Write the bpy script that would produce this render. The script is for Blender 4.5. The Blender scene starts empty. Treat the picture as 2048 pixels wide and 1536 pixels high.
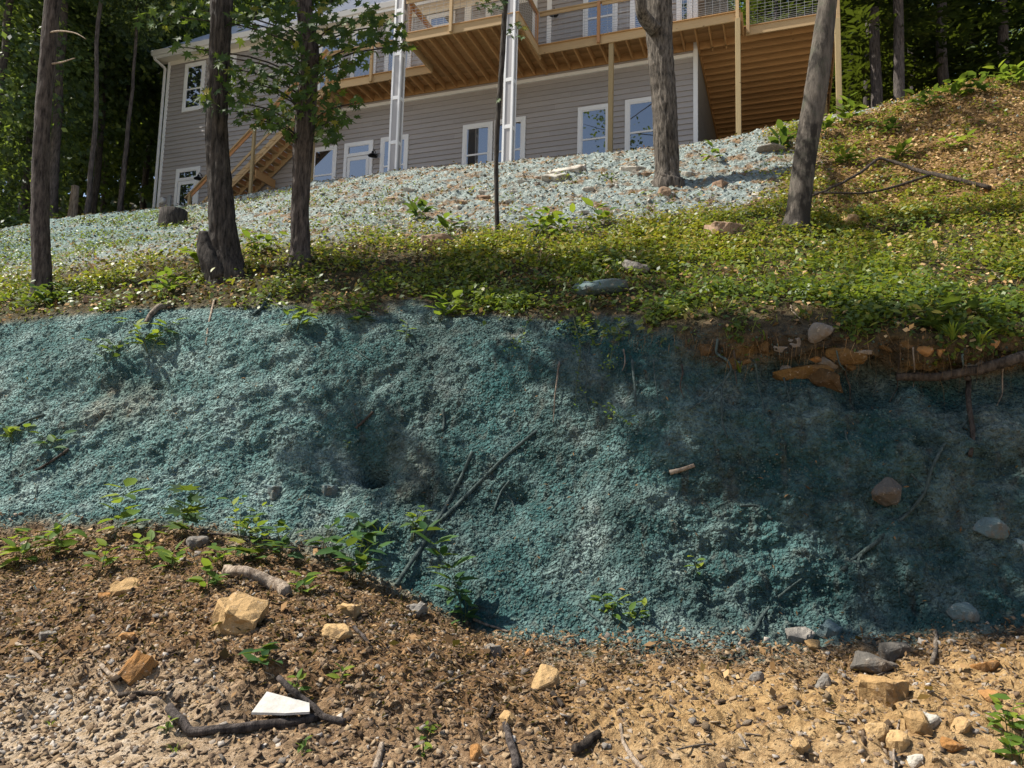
import bpy, bmesh, math, random
import numpy as np
from mathutils import Vector, Matrix, Quaternion

SC = bpy.context.scene
COL = SC.collection
random.seed(7)
RNG = np.random.default_rng(11)
rad = math.radians

# ------------------------------------------------------------------ camera, sky, sun, exposure
FPX = 1518.0
PITCH, ROLL = rad(6.5), rad(1.5)
CAM = np.array([0.0, 0.0, 1.6])
_F = np.array([0, math.cos(PITCH), math.sin(PITCH)])
_U0 = np.array([0, -math.sin(PITCH), math.cos(PITCH)])
_R0 = np.array([1.0, 0, 0])
_R = math.cos(ROLL) * _R0 + math.sin(ROLL) * _U0
_U = -math.sin(ROLL) * _R0 + math.cos(ROLL) * _U0
camd = bpy.data.cameras.new('camera')
camd.sensor_width = 36.0
camd.lens = 36.0 * FPX / 2048.0
camd.clip_start = 0.05
camd.clip_end = 500
camo = bpy.data.objects.new('camera', camd)
camo.matrix_world = Matrix(((_R[0], _U[0], -_F[0], CAM[0]), (_R[1], _U[1], -_F[1], CAM[1]), (_R[2], _U[2], -_F[2], CAM[2]), (0, 0, 0, 1)))
COL.objects.link(camo)
SC.camera = camo

SUN_EL, SUN_AZ = 55.0, 6.0          # azimuth: degrees beyond straight left, towards the hill
SUN = np.array([-math.cos(rad(SUN_EL)) * math.cos(rad(SUN_AZ)), math.cos(rad(SUN_EL)) * math.sin(rad(SUN_AZ)), math.sin(rad(SUN_EL))])
world = bpy.data.worlds.new('World')
SC.world = world
world.use_nodes = True
wn = world.node_tree
sky = wn.nodes.new('ShaderNodeTexSky')
sky.sky_type = 'NISHITA'
sky.sun_disc = False
sky.sun_elevation = rad(SUN_EL)
sky.sun_rotation = math.atan2(SUN[0], SUN[1])
sky.air_density = 1.0
sky.dust_density = 1.5
wn.links.new(sky.outputs[0], wn.nodes['Background'].inputs[0])
wn.nodes['Background'].inputs[1].default_value = 0.085
sund = bpy.data.lights.new('sun', 'SUN')
sund.energy = 5.0
sund.angle = rad(0.53)
sund.color = (1.0, 0.95, 0.86)
suno = bpy.data.objects.new('sun', sund)
suno.rotation_euler = Vector(SUN).to_track_quat('Z', 'Y').to_euler()
suno.location = (-20, 0, 30)
COL.objects.link(suno)
vs = SC.view_settings
vs.view_transform = 'Standard'
vs.look = 'None'
vs.gamma = 1
vs.use_curve_mapping = False
vs.exposure = 0.9
SC.render.engine = 'CYCLES'
SC.cycles.max_bounces = 6
SC.cycles.diffuse_bounces = 3
SC.cycles.glossy_bounces = 2
SC.cycles.transmission_bounces = 3
SC.cycles.use_denoising = True

# ------------------------------------------------------------------ helpers
def ray(px, py):
    d = _F * FPX + _R * (px - 1024.0) + _U * (768.0 - py)
    return d / d[1]

def proj(P):
    Q = np.asarray(P) - CAM
    w = Q @ _F
    return 1024 + FPX * (Q @ _R) / w, 768 - FPX * (Q @ _U) / w

def at(px, py, d):
    return CAM + ray(px, py) * d

def tag(o, label=None, cat=None, group=None, kind=None):
    if label: o['label'] = label
    if cat: o['category'] = cat
    if group: o['group'] = group
    if kind: o['kind'] = kind
    return o

def link(name, me, parent=None, m=None):
    if m is not None:
        if not me.materials: me.materials.append(m)
    o = bpy.data.objects.new(name, me)
    COL.objects.link(o)
    if parent is not None: o.parent = parent
    return o

def empty(name, loc=(0, 0, 0), rz=0.0, parent=None):
    o = bpy.data.objects.new(name, None)
    o.empty_display_size = 0.2
    COL.objects.link(o)
    o.location = loc
    o.rotation_euler = (0, 0, rz)
    if parent is not None: o.parent = parent
    return o

def np_mesh(name, V, Fc, smooth=False, tint=None, attrs=None):
    """mesh from numpy: V (n,3), Fc (m,k) with k constant"""
    me = bpy.data.meshes.new(name)
    V = np.ascontiguousarray(V, dtype=np.float32)
    Fc = np.ascontiguousarray(Fc, dtype=np.int32)
    m, k = Fc.shape
    me.vertices.add(len(V)); me.vertices.foreach_set('co', V.ravel())
    me.loops.add(m * k); me.loops.foreach_set('vertex_index', Fc.ravel())
    me.polygons.add(m)
    me.polygons.foreach_set('loop_start', np.arange(0, m * k, k, dtype=np.int32))
    me.polygons.foreach_set('loop_total', np.full(m, k, dtype=np.int32))
    if smooth: me.polygons.foreach_set('use_smooth', np.ones(m, dtype=bool))
    me.update(calc_edges=True)
    if tint is not None:
        a = me.attributes.new('tint', 'FLOAT', 'POINT'); a.data.foreach_set('value', np.asarray(tint, dtype=np.float32))
    for nm, arr in (attrs or {}).items():
        a = me.attributes.new(nm, 'FLOAT', 'POINT'); a.data.foreach_set('value', np.asarray(arr, dtype=np.float32))
    return me

def scatter_mesh(name, TV, TF, P, M, tint, smooth=False):
    """merge len(P) copies of a template; M (n,3,3) columns = axes"""
    n, k = len(P), len(TV)
    V = np.einsum('nij,kj->nki', M, TV) + P[:, None, :]
    Fc = (TF[None, :, :] + (np.arange(n) * k)[:, None, None]).reshape(-1, TF.shape[1])
    return np_mesh(name, V.reshape(-1, 3), Fc, smooth, np.repeat(tint, k))

def frames(Nrm, spin=None, jitter=0.0):
    """(n,3,3) frames whose z axis is near Nrm, spun at random"""
    n = len(Nrm)
    Z = Nrm + RNG.normal(0, jitter, (n, 3)) if jitter else Nrm.copy()
    Z /= np.linalg.norm(Z, axis=1, keepdims=True) + 1e-9
    A = RNG.normal(0, 1, (n, 3)) if spin is None else spin
    X = A - (A * Z).sum(1, keepdims=True) * Z
    X /= np.linalg.norm(X, axis=1, keepdims=True) + 1e-9
    Y = np.cross(Z, X)
    return np.stack([X, Y, Z], axis=2)

def _h(ix, iy, iz, seed):
    n = (ix * 374761393 + iy * 668265263 + iz * 2147483647 + seed * 1274126177) & 0xFFFFFFFF
    n = ((n ^ (n >> 13)) * 1274126177) & 0xFFFFFFFF
    n = n ^ (n >> 16)
    return (n & 0xFFFF) / 65535.0

def vnoise(P, scale, seed=0):
    """value noise in -1..1"""
    Q = np.asarray(P, dtype=np.float64) / scale + 1000.0
    I = np.floor(Q).astype(np.int64); T = Q - I
    T = T * T * (3 - 2 * T)
    r = 0
    for dx in (0, 1):
        wx = T[:, 0] if dx else 1 - T[:, 0]
        for dy in (0, 1):
            wy = T[:, 1] if dy else 1 - T[:, 1]
            for dz in (0, 1):
                wz = T[:, 2] if dz else 1 - T[:, 2]
                r = r + wx * wy * wz * _h(I[:, 0] + dx, I[:, 1] + dy, I[:, 2] + dz, seed)
    return r * 2 - 1

def fbm(P, scale, octv=3, seed=0):
    r = 0; a = 1.0; t = 0
    for k in range(octv):
        r = r + a * vnoise(P, scale / 2 ** k, seed + k * 17); t += a; a *= 0.55
    return r / t

def worley(P, scale, seed=0):
    Q = np.asarray(P, dtype=np.float64) / scale + 1000.0
    I = np.floor(Q).astype(np.int64)
    best = np.full(len(Q), 9.0)
    for dx in (-1, 0, 1):
        for dy in (-1, 0, 1):
            for dz in (-1, 0, 1):
                J = I + np.array([dx, dy, dz])
                c = np.stack([_h(J[:, 0], J[:, 1], J[:, 2], seed + s) for s in (1, 2, 3)], 1) + J
                best = np.minimum(best, ((Q - c) ** 2).sum(1))
    return np.sqrt(best)

def sstep(x, a, b):
    t = np.clip((x - a) / (b - a), 0, 1)
    return t * t * (3 - 2 * t)

def pchip(x, Y, xq):
    x = np.asarray(x, float); Y = np.asarray(Y, float)
    h = np.diff(x); sh = (-1,) + (1,) * (Y.ndim - 1)
    dl = np.diff(Y, axis=0) / h.reshape(sh)
    m = np.zeros_like(Y)
    m[0] = dl[0]; m[-1] = dl[-1]
    a, b = dl[:-1], dl[1:]
    ok = a * b > 0
    m[1:-1] = np.where(ok, 2 * a * b / np.where(ok, a + b, 1), 0)
    i = np.clip(np.searchsorted(x, xq, side='right') - 1, 0, len(x) - 2)
    t = ((xq - x[i]) / h[i]).reshape(sh); hh = h[i].reshape(sh)
    return (2 * t ** 3 - 3 * t ** 2 + 1) * Y[i] + (t ** 3 - 2 * t ** 2 + t) * hh * m[i] + (-2 * t ** 3 + 3 * t ** 2) * Y[i + 1] + (t ** 3 - t ** 2) * hh * m[i + 1]

# ------------------------------------------------------------------ materials
class NT:
    def __init__(s, name):
        s.m = bpy.data.materials.new(name); s.m.use_nodes = True
        s.t = s.m.node_tree; s.t.nodes.clear()
    def n(s, typ, **kw):
        nd = s.t.nodes.new('ShaderNode' + typ)
        for k, v in kw.items():
            if k.startswith('i_'):
                key = k[2:]
                nd.inputs[int(key) if key.isdigit() else key].default_value = v
            else: setattr(nd, k, v)
        return nd
    def l(s, a, b, ao=0, bi=0):
        s.t.links.new(a.outputs[ao] if not hasattr(a, 'is_output') else a, b.inputs[bi] if not hasattr(b, 'is_output') else b)
    def out(s, sh):
        o = s.n('OutputMaterial'); s.t.links.new(sh, o.inputs[0]); return s.m

def ramp(N, src, stops):
    r = N.n('ValToRGB'); e = r.color_ramp.elements
    while len(e) < len(stops): e.new(0.5)
    for k, (p, c) in enumerate(stops):
        e[k].position = p; e[k].color = (c[0], c[1], c[2], 1)
    N.t.links.new(src, r.inputs[0])
    return r.outputs[0]

def mixc(N, fac, a, b, mode='MIX'):
    m = N.n('Mix', data_type='RGBA', blend_type=mode)
    for sock, v in ((m.inputs[0], fac), (m.inputs[6], a), (m.inputs[7], b)):
        if hasattr(v, 'is_output'): N.t.links.new(v, sock)
        elif isinstance(v, (int, float)): sock.default_value = v
        else: sock.default_value = (v[0], v[1], v[2], 1)
    return m.outputs[2]

def math_(N, op, a, b=None):
    m = N.n('Math', operation=op)
    for k, v in ((0, a), (1, b)):
        if v is None: continue
        if hasattr(v, 'is_output'): N.t.links.new(v, m.inputs[k])
        else: m.inputs[k].default_value = v
    return m.outputs[0]

def noise(N, scale, detail=4, vec=None, rough=0.55, out=0):
    n = N.n('TexNoise'); n.inputs['Scale'].default_value = scale; n.inputs['Detail'].default_value = detail; n.inputs['Roughness'].default_value = rough
    if vec is not None: N.t.links.new(vec, n.inputs['Vector'])
    return n.outputs[out]

def mapping(N, vec, scale=(1, 1, 1)):
    m = N.n('Mapping'); m.inputs['Scale'].default_value = scale
    N.t.links.new(vec, m.inputs['Vector'])
    return m.outputs[0]

def bump(N, h, strength, dist):
    b = N.n('Bump'); b.inputs['Strength'].default_value = strength; b.inputs['Distance'].default_value = dist
    N.t.links.new(h, b.inputs['Height'])
    return b.outputs[0]

def principled(N, col, rough=0.8, nrm=None, spec=0.3, metal=0.0, ior=None):
    p = N.n('BsdfPrincipled')
    if hasattr(col, 'is_output'): N.t.links.new(col, p.inputs['Base Color'])
    else: p.inputs['Base Color'].default_value = (*col, 1)
    if hasattr(rough, 'is_output'): N.t.links.new(rough, p.inputs['Roughness'])
    else: p.inputs['Roughness'].default_value = rough
    p.inputs['Specular IOR Level'].default_value = spec
    p.inputs['Metallic'].default_value = metal
    if ior: p.inputs['IOR'].default_value = ior
    if nrm is not None: N.t.links.new(nrm, p.inputs['Normal'])
    return p.outputs[0]

def attr(N, name):
    a = N.n('Attribute'); a.attribute_name = name
    return a.outputs['Fac']

def objco(N):
    return N.n('TexCoord').outputs['Object']

def rnd(N):
    return N.n('ObjectInfo').outputs['Random']

def m_leaf(name, stops, trans=0.4, rough=0.45, spec=0.35):
    N = NT(name)
    t = attr(N, 'tint')
    c = ramp(N, t, stops)
    p = principled(N, c, rough, None, spec)
    tr = N.n('BsdfTranslucent')
    c2 = mixc(N, 1.0, c, (1.0, 1.0, 0.55), 'MULTIPLY')
    c3 = mixc(N, 0.5, c2, (0.22, 0.28, 0.02))
    N.t.links.new(c3, tr.inputs[0])
    mx = N.n('MixShader'); mx.inputs[0].default_value = trans
    N.t.links.new(p, mx.inputs[1]); N.t.links.new(tr.outputs[0], mx.inputs[2])
    return N.out(mx.outputs[0])

def m_leafobj(name, stops, trans=0.4):
    """same, for single leaf objects: tint from the object's random number"""
    N = NT(name)
    c = ramp(N, rnd(N), stops)
    p = principled(N, c, 0.6, None, 0.18)
    tr = N.n('BsdfTranslucent')
    c3 = mixc(N, 0.5, c, (0.24, 0.30, 0.02))
    N.t.links.new(c3, tr.inputs[0])
    mx = N.n('MixShader'); mx.inputs[0].default_value = trans
    N.t.links.new(p, mx.inputs[1]); N.t.links.new(tr.outputs[0], mx.inputs[2])
    return N.out(mx.outputs[0])

def m_stone(name, stops, bumpd=0.01, scale=9.0, byobj=False):
    N = NT(name); oc = objco(N)
    n1 = noise(N, scale, 6, oc, 0.65)
    src = attr(N, 'tint') if not byobj else rnd(N)
    c = ramp(N, src, stops)
    d = mixc(N, n1, (0.36, 0.34, 0.30), (1.3, 1.27, 1.25))
    c = mixc(N, 1.0, c, d, 'MULTIPLY')
    if byobj:                               # soil stains and pale chips
        n3 = noise(N, scale * .55, 5, oc, 0.7)
        c = mixc(N, ramp(N, n3, [(0.5, (0,) * 3), (0.66, (0.75,) * 3)]), c, (0.13, 0.085, 0.048))
        n4 = noise(N, scale * 3.2, 4, oc, 0.7)
        c = mixc(N, ramp(N, n4, [(0.6, (0,) * 3), (0.7, (0.5,) * 3)]), c, (0.56, 0.50, 0.41))
    n2 = noise(N, scale * 5, 5, oc, 0.7)
    return N.out(principled(N, c, 0.92, bump(N, math_(N, 'ADD', n2, n1), 0.9, bumpd * 1.6), 0.15))

def m_paint(name, col, rough=0.5, var=0.12, sc=3.0):
    N = NT(name); oc = objco(N)
    n1 = noise(N, sc, 5, oc)
    a = [v * (1 - var) for v in col]; b = [min(1, v * (1 + var)) for v in col]
    c = mixc(N, n1, a, b)
    r = mixc(N, rnd(N), (0.93,) * 3, (1.05,) * 3)
    c = mixc(N, 1.0, c, r, 'MULTIPLY')
    n2 = noise(N, 60, 3, oc)
    return N.out(principled(N, c, rough, bump(N, n2, 0.12, 0.004), 0.3))

def m_wood(name, dark, light, axis=(1.2, 14, 14), knots=True):
    N = NT(name); oc = objco(N)
    off = N.n('VectorMath', operation='ADD'); N.t.links.new(oc, off.inputs[0])
    cr = N.n('CombineXYZ'); rr = rnd(N)
    mm = math_(N, 'MULTIPLY', rr, 31.0)
    for k in range(3): N.t.links.new(mm, cr.inputs[k])
    N.t.links.new(cr.outputs[0], off.inputs[1])
    v = mapping(N, off.outputs[0], axis)
    g = noise(N, 2.2, 6, v, 0.65)
    c = mixc(N, g, dark, light)
    rr2 = mixc(N, rr, (0.78, 0.76, 0.74), (1.12, 1.1, 1.08))
    c = mixc(N, 1.0, c, rr2, 'MULTIPLY')
    if knots:
        vo = N.n('TexVoronoi'); vo.inputs['Scale'].default_value = 2.3
        N.t.links.new(mapping(N, off.outputs[0], (1, 2.2, 2.2)), vo.inputs['Vector'])
        k = N.n('MapRange'); k.inputs[1].default_value = 0.05; k.inputs[2].default_value = 0.1; k.inputs[3].default_value = 0.75; k.inputs[4].default_value = 0
        N.t.links.new(vo.outputs['Distance'], k.inputs[0])
        c = mixc(N, k.outputs[0], c, (0.09, 0.045, 0.02))
    return N.out(principled(N, c, 0.75, bump(N, g, 0.2, 0.01), 0.25))

def m_bark(name, dark, light, moss=0.0, sc=1.0, patches=None):
    N = NT(name); oc = objco(N)
    v = mapping(N, oc, (11 * sc, 11 * sc, 2.2 * sc))
    g = noise(N, 2.0, 8, v, 0.7)
    c = ramp(N, g, [(0.36, dark), (0.64, light)])
    n2 = noise(N, 1.3, 4, oc)
    c = mixc(N, 1.0, c, mixc(N, n2, (0.62, 0.62, 0.6), (1.3, 1.28, 1.25)), 'MULTIPLY')
    if moss:
        n3 = noise(N, 4, 6, oc, 0.7)
        f = ramp(N, n3, [(0.5, (0, 0, 0)), (0.62, (moss,) * 3)])
        c = mixc(N, f, c, (0.05, 0.065, 0.04))
    if patches:
        n4 = noise(N, 2.4, 4, mapping(N, oc, (1.5, 1.5, 0.8)), 0.65)
        z = N.n('SeparateXYZ'); N.t.links.new(oc, z.inputs[0])
        low = N.n('MapRange'); N.t.links.new(z.outputs[2], low.inputs[0])
        low.inputs[1].default_value = 0.2; low.inputs[2].default_value = 3.6; low.inputs[3].default_value = 0.17; low.inputs[4].default_value = 0.0
        f = ramp(N, math_(N, 'ADD', n4, low.outputs[0]), [(0.57, (0, 0, 0)), (0.66, (0.93,) * 3)])
        c = mixc(N, f, c, patches)
    return N.out(principled(N, c, 0.92, bump(N, g, 1.0, 0.04), 0.15))

M = {}
M['siding'] = m_paint('siding_paint', (0.345, 0.32, 0.305), 0.6, 0.06, 1.2)
M['core'] = m_paint('sheathing', (0.16, 0.14, 0.14), 0.8)
M['trim'] = m_paint('white_trim_paint', (0.74, 0.74, 0.73), 0.5, 0.05)
M['soffit'] = m_paint('soffit_paint', (0.70, 0.66, 0.58), 0.6, 0.05)
M['colgrey'] = m_paint('column_grey_paint', (0.34, 0.33, 0.33), 0.55, 0.05)
M['rooft'] = None
M['wood'] = m_wood('new_lumber', (0.38, 0.255, 0.125), (0.57, 0.42, 0.235))
M['woodr'] = m_wood('reddish_lumber', (0.33, 0.16, 0.07), (0.50, 0.28, 0.14))
M['joistw'] = m_wood('joist_lumber', (0.32, 0.175, 0.07), (0.52, 0.32, 0.145))
M['post'] = m_wood('treated_post', (0.27, 0.20, 0.10), (0.42, 0.33, 0.18), (14, 14, 1.2))
M['black'] = m_paint('black_metal', (0.012, 0.012, 0.013), 0.4)
M['wire'] = m_paint('galvanised_wire', (0.33, 0.34, 0.35), 0.45)
def _roof():
    N = NT('roof_metal'); oc = objco(N)
    c = mixc(N, noise(N, 1.5, 4, oc), (0.42, 0.43, 0.46), (0.56, 0.57, 0.60))
    return N.out(principled(N, c, 0.38, None, 0.5, 0.35))
M['rooft'] = _roof()
def _glass(name, base, ior):
    N = NT(name); oc = objco(N)
    nb = noise(N, 0.9, 2, oc)
    return N.out(principled(N, base, 0.015, bump(N, nb, 0.05, 0.02), 0.5, 0.0, ior))
M['glass'] = _glass('window_glass', (0.018, 0.022, 0.026), 3.2)
M['blind'] = m_paint('window_blind', (0.5, 0.5, 0.5), 0.6)
M['white_foam'] = m_stone('white_foam', [(0, (0.52, 0.51, 0.48)), (1, (0.6, 0.59, 0.56))], .002, 11, False)
M['bark'] = m_bark('grey_brown_bark', (0.018, 0.015, 0.014), (0.125, 0.105, 0.095))
M['bark_oak'] = m_bark('furrowed_oak_bark', (0.022, 0.019, 0.016), (0.185, 0.16, 0.135))
M['bark_dark'] = m_bark('dark_bark', (0.013, 0.012, 0.011), (0.085, 0.074, 0.066))
M['bark_beech'] = m_bark('mottled_beech_bark', (0.05, 0.043, 0.036), (0.15, 0.13, 0.11), 0.4, 0.5, (0.028, 0.024, 0.020))
M['bark_far'] = m_bark('forest_bark', (0.035, 0.03, 0.028), (0.14, 0.12, 0.11))
M['stick'] = m_bark('dead_wood', (0.07, 0.055, 0.042), (0.30, 0.25, 0.20))
M['stick_mulch'] = m_bark('mulch_coated_root', (0.02, 0.033, 0.032), (0.105, 0.14, 0.132))
M['stickdark'] = m_bark('dark_dead_wood', (0.02, 0.016, 0.013), (0.10, 0.08, 0.065))
M['deadpale'] = m_bark('bleached_wood', (0.14, 0.10, 0.07), (0.45, 0.37, 0.29))
G1 = [(0.0, (0.020, 0.045, 0.012)), (0.5, (0.045, 0.095, 0.018)), (0.85, (0.09, 0.14, 0.022)), (1.0, (0.22, 0.20, 0.03))]
M['maple'] = m_leaf('maple_leaf', [(0.0, (0.022, 0.050, 0.020)), (0.6, (0.04, 0.085, 0.022)), (0.93, (0.09, 0.13, 0.025)), (1.0, (0.26, 0.22, 0.04))], 0.42, .6, .15)
M['maple1'] = m_leafobj('maple_leaf_single', [(0.0, (0.022, 0.050, 0.020)), (0.6, (0.04, 0.085, 0.022)), (0.9, (0.09, 0.13, 0.025)), (1.0, (0.26, 0.22, 0.04))], 0.35)
M['weed'] = m_leafobj('weed_leaf', [(0.0, (0.05, 0.11, 0.02)), (0.5, (0.11, 0.19, 0.028)), (1.0, (0.23, 0.28, 0.035))], 0.5)
M['weedd'] = m_leafobj('dark_weed_leaf', [(0.0, (0.022, 0.065, 0.02)), (1.0, (0.06, 0.13, 0.03))], 0.35)
M['stem'] = m_paint('plant_stem', (0.07, 0.085, 0.03), 0.7)
M['cover'] = m_leaf('ground_cover_leaf', [(0.0, (0.035, 0.07, 0.018)), (0.45, (0.10, 0.155, 0.026)), (0.75, (0.21, 0.235, 0.03)), (1.0, (0.34, 0.25, 0.045))], 0.45)
M['forest'] = m_leaf('forest_leaf', [(0.0, (0.038, 0.068, 0.046)), (0.6, (0.088, 0.14, 0.062)), (1.0, (0.26, 0.33, 0.09))], 0.5, 0.5, 0.3)
M['hemlock'] = m_leaf('hemlock_needles', [(0.0, (0.010, 0.020, 0.009)), (0.7, (0.022, 0.042, 0.013)), (1.0, (0.07, 0.10, 0.022))], 0.22, 0.6, 0.2)
M['litter'] = m_leaf('leaf_litter', [(0.0, (0.04, 0.024, 0.014)), (0.4, (0.13, 0.078, 0.038)), (0.8, (0.32, 0.19, 0.085)), (1.0, (0.50, 0.34, 0.17))], 0.12, 0.8, 0.1)
M['tan'] = m_stone('tan_sandstone', [(0, (0.42, 0.27, 0.12)), (1, (0.55, 0.38, 0.19))], 0.012, 7, True)
M['orange'] = m_stone('orange_sandstone', [(0, (0.36, 0.18, 0.06)), (1, (0.46, 0.25, 0.10))], 0.012, 7, True)
M['rust'] = m_stone('rusty_ledge_rock', [(0, (0.10, 0.06, 0.026)), (1, (0.22, 0.13, 0.045))], 0.02, 7, True)
M['paler'] = m_stone('pale_rock', [(0, (0.46, 0.45, 0.40)), (1, (0.60, 0.57, 0.50))], 0.012, 7, True)
M['greyr'] = m_stone('grey_rock', [(0, (0.17, 0.16, 0.145)), (1, (0.30, 0.28, 0.25))], 0.012, 7, True)
M['wetr'] = m_stone('dark_wet_rock', [(0, (0.10, 0.095, 0.085)), (1, (0.14, 0.13, 0.115))], 0.012, 7, True)
M['bluer'] = m_stone('mulch_dusted_rock', [(0, (0.12, 0.18, 0.19)), (1, (0.17, 0.24, 0.25))], 0.012, 7, True)
M['pink'] = m_stone('pinkish_rock', [(0, (0.30, 0.20, 0.14)), (1, (0.40, 0.29, 0.20))], 0.012, 7, True)
STST = [(0.0, (0.06, 0.042, 0.03)), (0.25, (0.17, 0.12, 0.08)), (0.5, (0.38, 0.28, 0.17)), (0.65, (0.29, 0.26, 0.23)), (0.85, (0.46, 0.42, 0.37)), (1.0, (0.60, 0.57, 0.53))]
M['gravel'] = m_stone('gravel_stone', STST, 0.004, 22)
M['loose'] = m_stone('loose_stone', STST, 0.006, 18, True)
M['shard'] = m_stone('slate_shard', [(0.0, (0.08, 0.105, 0.10)), (0.35, (0.20, 0.235, 0.215)), (0.75, (0.41, 0.445, 0.415)), (0.9, (0.32, 0.25, 0.175)), (1.0, (0.55, 0.55, 0.51))], 0.004, 20)
M['clod'] = m_stone('mulch_clod', [(0.0, (0.045, 0.072, 0.066)), (0.45, (0.115, 0.17, 0.155)), (0.85, (0.22, 0.30, 0.275)), (1.0, (0.31, 0.35, 0.32))], 0.004, 25)
# ------------------------------------------------------------------ terrain: one lofted sheet, dense where it is near
# each station is a plan direction (named by the photo column it runs under): rows of (photo row or None, distance, height or None)
def row(px, py=None, d=None, z=None):
    if py is None:
        r = ray(px, 941)
        return np.array([r[0] * d, d, z])
    r = ray(px, py)
    if d is None: d = (z - 1.6) / r[2]
    return CAM + r * d
STA = [
 (-1100, [(None, .3, -.02), (None, 1.5, 0), (None, 4, 0), (None, 5.8, .2), (None, 8.4, 1.0), (None, 9.2, 1.9), (None, 10, 2.8), (None, 10.6, 3.3), (None, 11, 3.6), (None, 13.5, 4.4), (None, 17, 5.3), (None, 22, 6.5), (None, 30, 7.3), (None, 37, 8.5), (None, 80, 30)]),
 (-300, [(None, .3, -.02), (None, 1.5, 0), (None, 4, 0), (None, 5.8, .2), (None, 8.4, 1.0), (None, 9.2, 1.9), (None, 10, 2.8), (None, 10.6, 3.3), (None, 11, 3.6), (None, 13.5, 4.5), (None, 17, 5.7), (None, 22, 7.2), (None, 30, 7.8), (None, 37, 9), (None, 80, 30)]),
 (0, [(None, .3, -.02), (None, 1.5, 0), (None, 4, 0), (1290, 5.6, None), (1050, 8, None), (930, 8.75, None), (790, 9.5, None), (690, 10.1, None), (640, 10.6, None), (570, 13, None), (520, 16.5, None), (474, 21.5, None), (None, 30, 8.2), (None, 37, 9), (None, 80, 30)]),
 (350, [(None, .3, -.02), (None, 1.5, 0), (None, 4, 0), (1250, 5.4, None), (1055, 7.7, None), (920, 8.4, None), (780, 9.0, None), (660, 9.6, None), (612, 10.2, None), (530, 12.2, None), (470, 17, None), (424, None, 9.9), (None, 29, 10.2), (None, 37, 10.2), (None, 80, 30)]),
 (700, [(None, .3, -.02), (None, 1.5, 0), (None, 4, 0), (1300, 5.2, None), (1140, 7.2, None), (1000, 7.9, None), (820, 8.6, None), (680, 9.2, None), (620, 9.8, None), (500, 12, None), (430, 16, None), (367, None, 10.25), (None, 26, 10.3), (None, 37, 10.3), (None, 80, 30)]),
 (1024, [(None, .3, -.02), (None, 1.5, 0), (None, 4, 0), (1400, 5.0, None), (1270, 6.6, None), (1060, 7.5, None), (830, 8.3, None), (690, 8.9, None), (625, 9.5, None), (490, 12, None), (405, 15.8, None), (333, None, 10.3), (None, 25, 10.4), (None, 37, 10.4), (None, 80, 30)]),
 (1350, [(None, .3, -.02), (None, 1.5, 0), (None, 4, 0), (1430, 4.9, None), (1285, 6.4, None), (1050, 7.2, None), (830, 7.8, None), (735, 8.15, None), (665, 8.25, None), (480, 12, None), (380, 15.3, None), (301, None, 10.5), (None, 23, 10.6), (None, 37, 10.6), (None, 80, 31)]),
 (1700, [(None, .3, -.02), (None, 1.5, 0), (None, 4, 0), (1430, 4.9, None), (1285, 6.4, None), (1040, 7.1, None), (830, 7.5, None), (755, 7.95, None), (672, 7.65, None), (470, 12, None), (330, 15.5, None), (232, None, 11.1), (None, 22, 11.2), (None, 37, 11.6), (None, 80, 32)]),
 (2048, [(None, .3, -.02), (None, 1.5, 0), (None, 4, 0), (1400, 5, None), (1250, 6.3, None), (1040, 6.9, None), (840, 7.3, None), (760, 7.75, None), (680, 7.5, None), (480, 11, None), (320, 14, None), (165, 18, None), (None, 23, 12.3), (None, 37, 14), (None, 80, 34)]),
 (2400, [(None, .3, -.02), (None, 1.5, 0), (None, 4, 0), (None, 5, .1), (None, 6.2, .3), (None, 6.8, 1.2), (None, 7.2, 2.1), (None, 7.4, 2.6), (None, 7.9, 3.1), (None, 11, 4.8), (None, 14, 7.4), (None, 18, 11.4), (None, 23, 13.5), (None, 37, 16), (None, 80, 36)]),
 (3200, [(None, .3, -.02), (None, 1.5, 0), (None, 4, 0), (None, 5, .1), (None, 6.2, .3), (None, 6.8, 1.2), (None, 7.2, 2.1), (None, 7.4, 2.6), (None, 7.9, 3.1), (None, 11, 4.8), (None, 14, 7.4), (None, 18, 11.4), (None, 23, 13.5), (None, 37, 17), (None, 80, 38)]),
]
CT = np.array([[row(px, *((t[0],) + t[1:])) for t in rows] for px, rows in STA])      # station, row, xyz
SX = np.array([s[0] for s in STA], float)
NR = CT.shape[1]
segs = [6, 16, 90, 100, 100, 100, 52, 44, 110, 95, 90, 24, 8, 8]
VV = np.concatenate([np.linspace(k, k + 1, n, endpoint=False) for k, n in enumerate(segs)] + [[NR - 1]])
UU = np.concatenate([np.linspace(-1100, -60, 26, endpoint=False), np.linspace(-60, 2110, 740, endpoint=False), np.linspace(2110, 3200, 26)])
G0 = pchip(SX, CT, UU)                                # (nu, NR, 3)
G0 = pchip(np.arange(NR, dtype=float), G0.transpose(1, 0, 2), VV)   # (nv, nu, 3)
nv, nu = len(VV), len(UU)
du = np.gradient(G0, axis=1); dv = np.gradient(G0, axis=0)
NN = np.cross(du, dv); NN /= np.linalg.norm(NN, axis=2, keepdims=True) + 1e-9
if NN[200, nu // 2, 2] < 0: NN = -NN
P0 = G0.reshape(-1, 3); N0 = NN.reshape(-1, 3)
V2 = np.repeat(VV[:, None], nu, 1).ravel(); U2 = np.repeat(UU[None, :], nv, 0).ravel()
nz1 = fbm(P0, 1.1, 3, 5); nz2 = fbm(P0, 0.35, 3, 9)
vj = V2 + 0.16 * nz1 + 0.12 * nz2                      # wobbling row number for the zones
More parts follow.
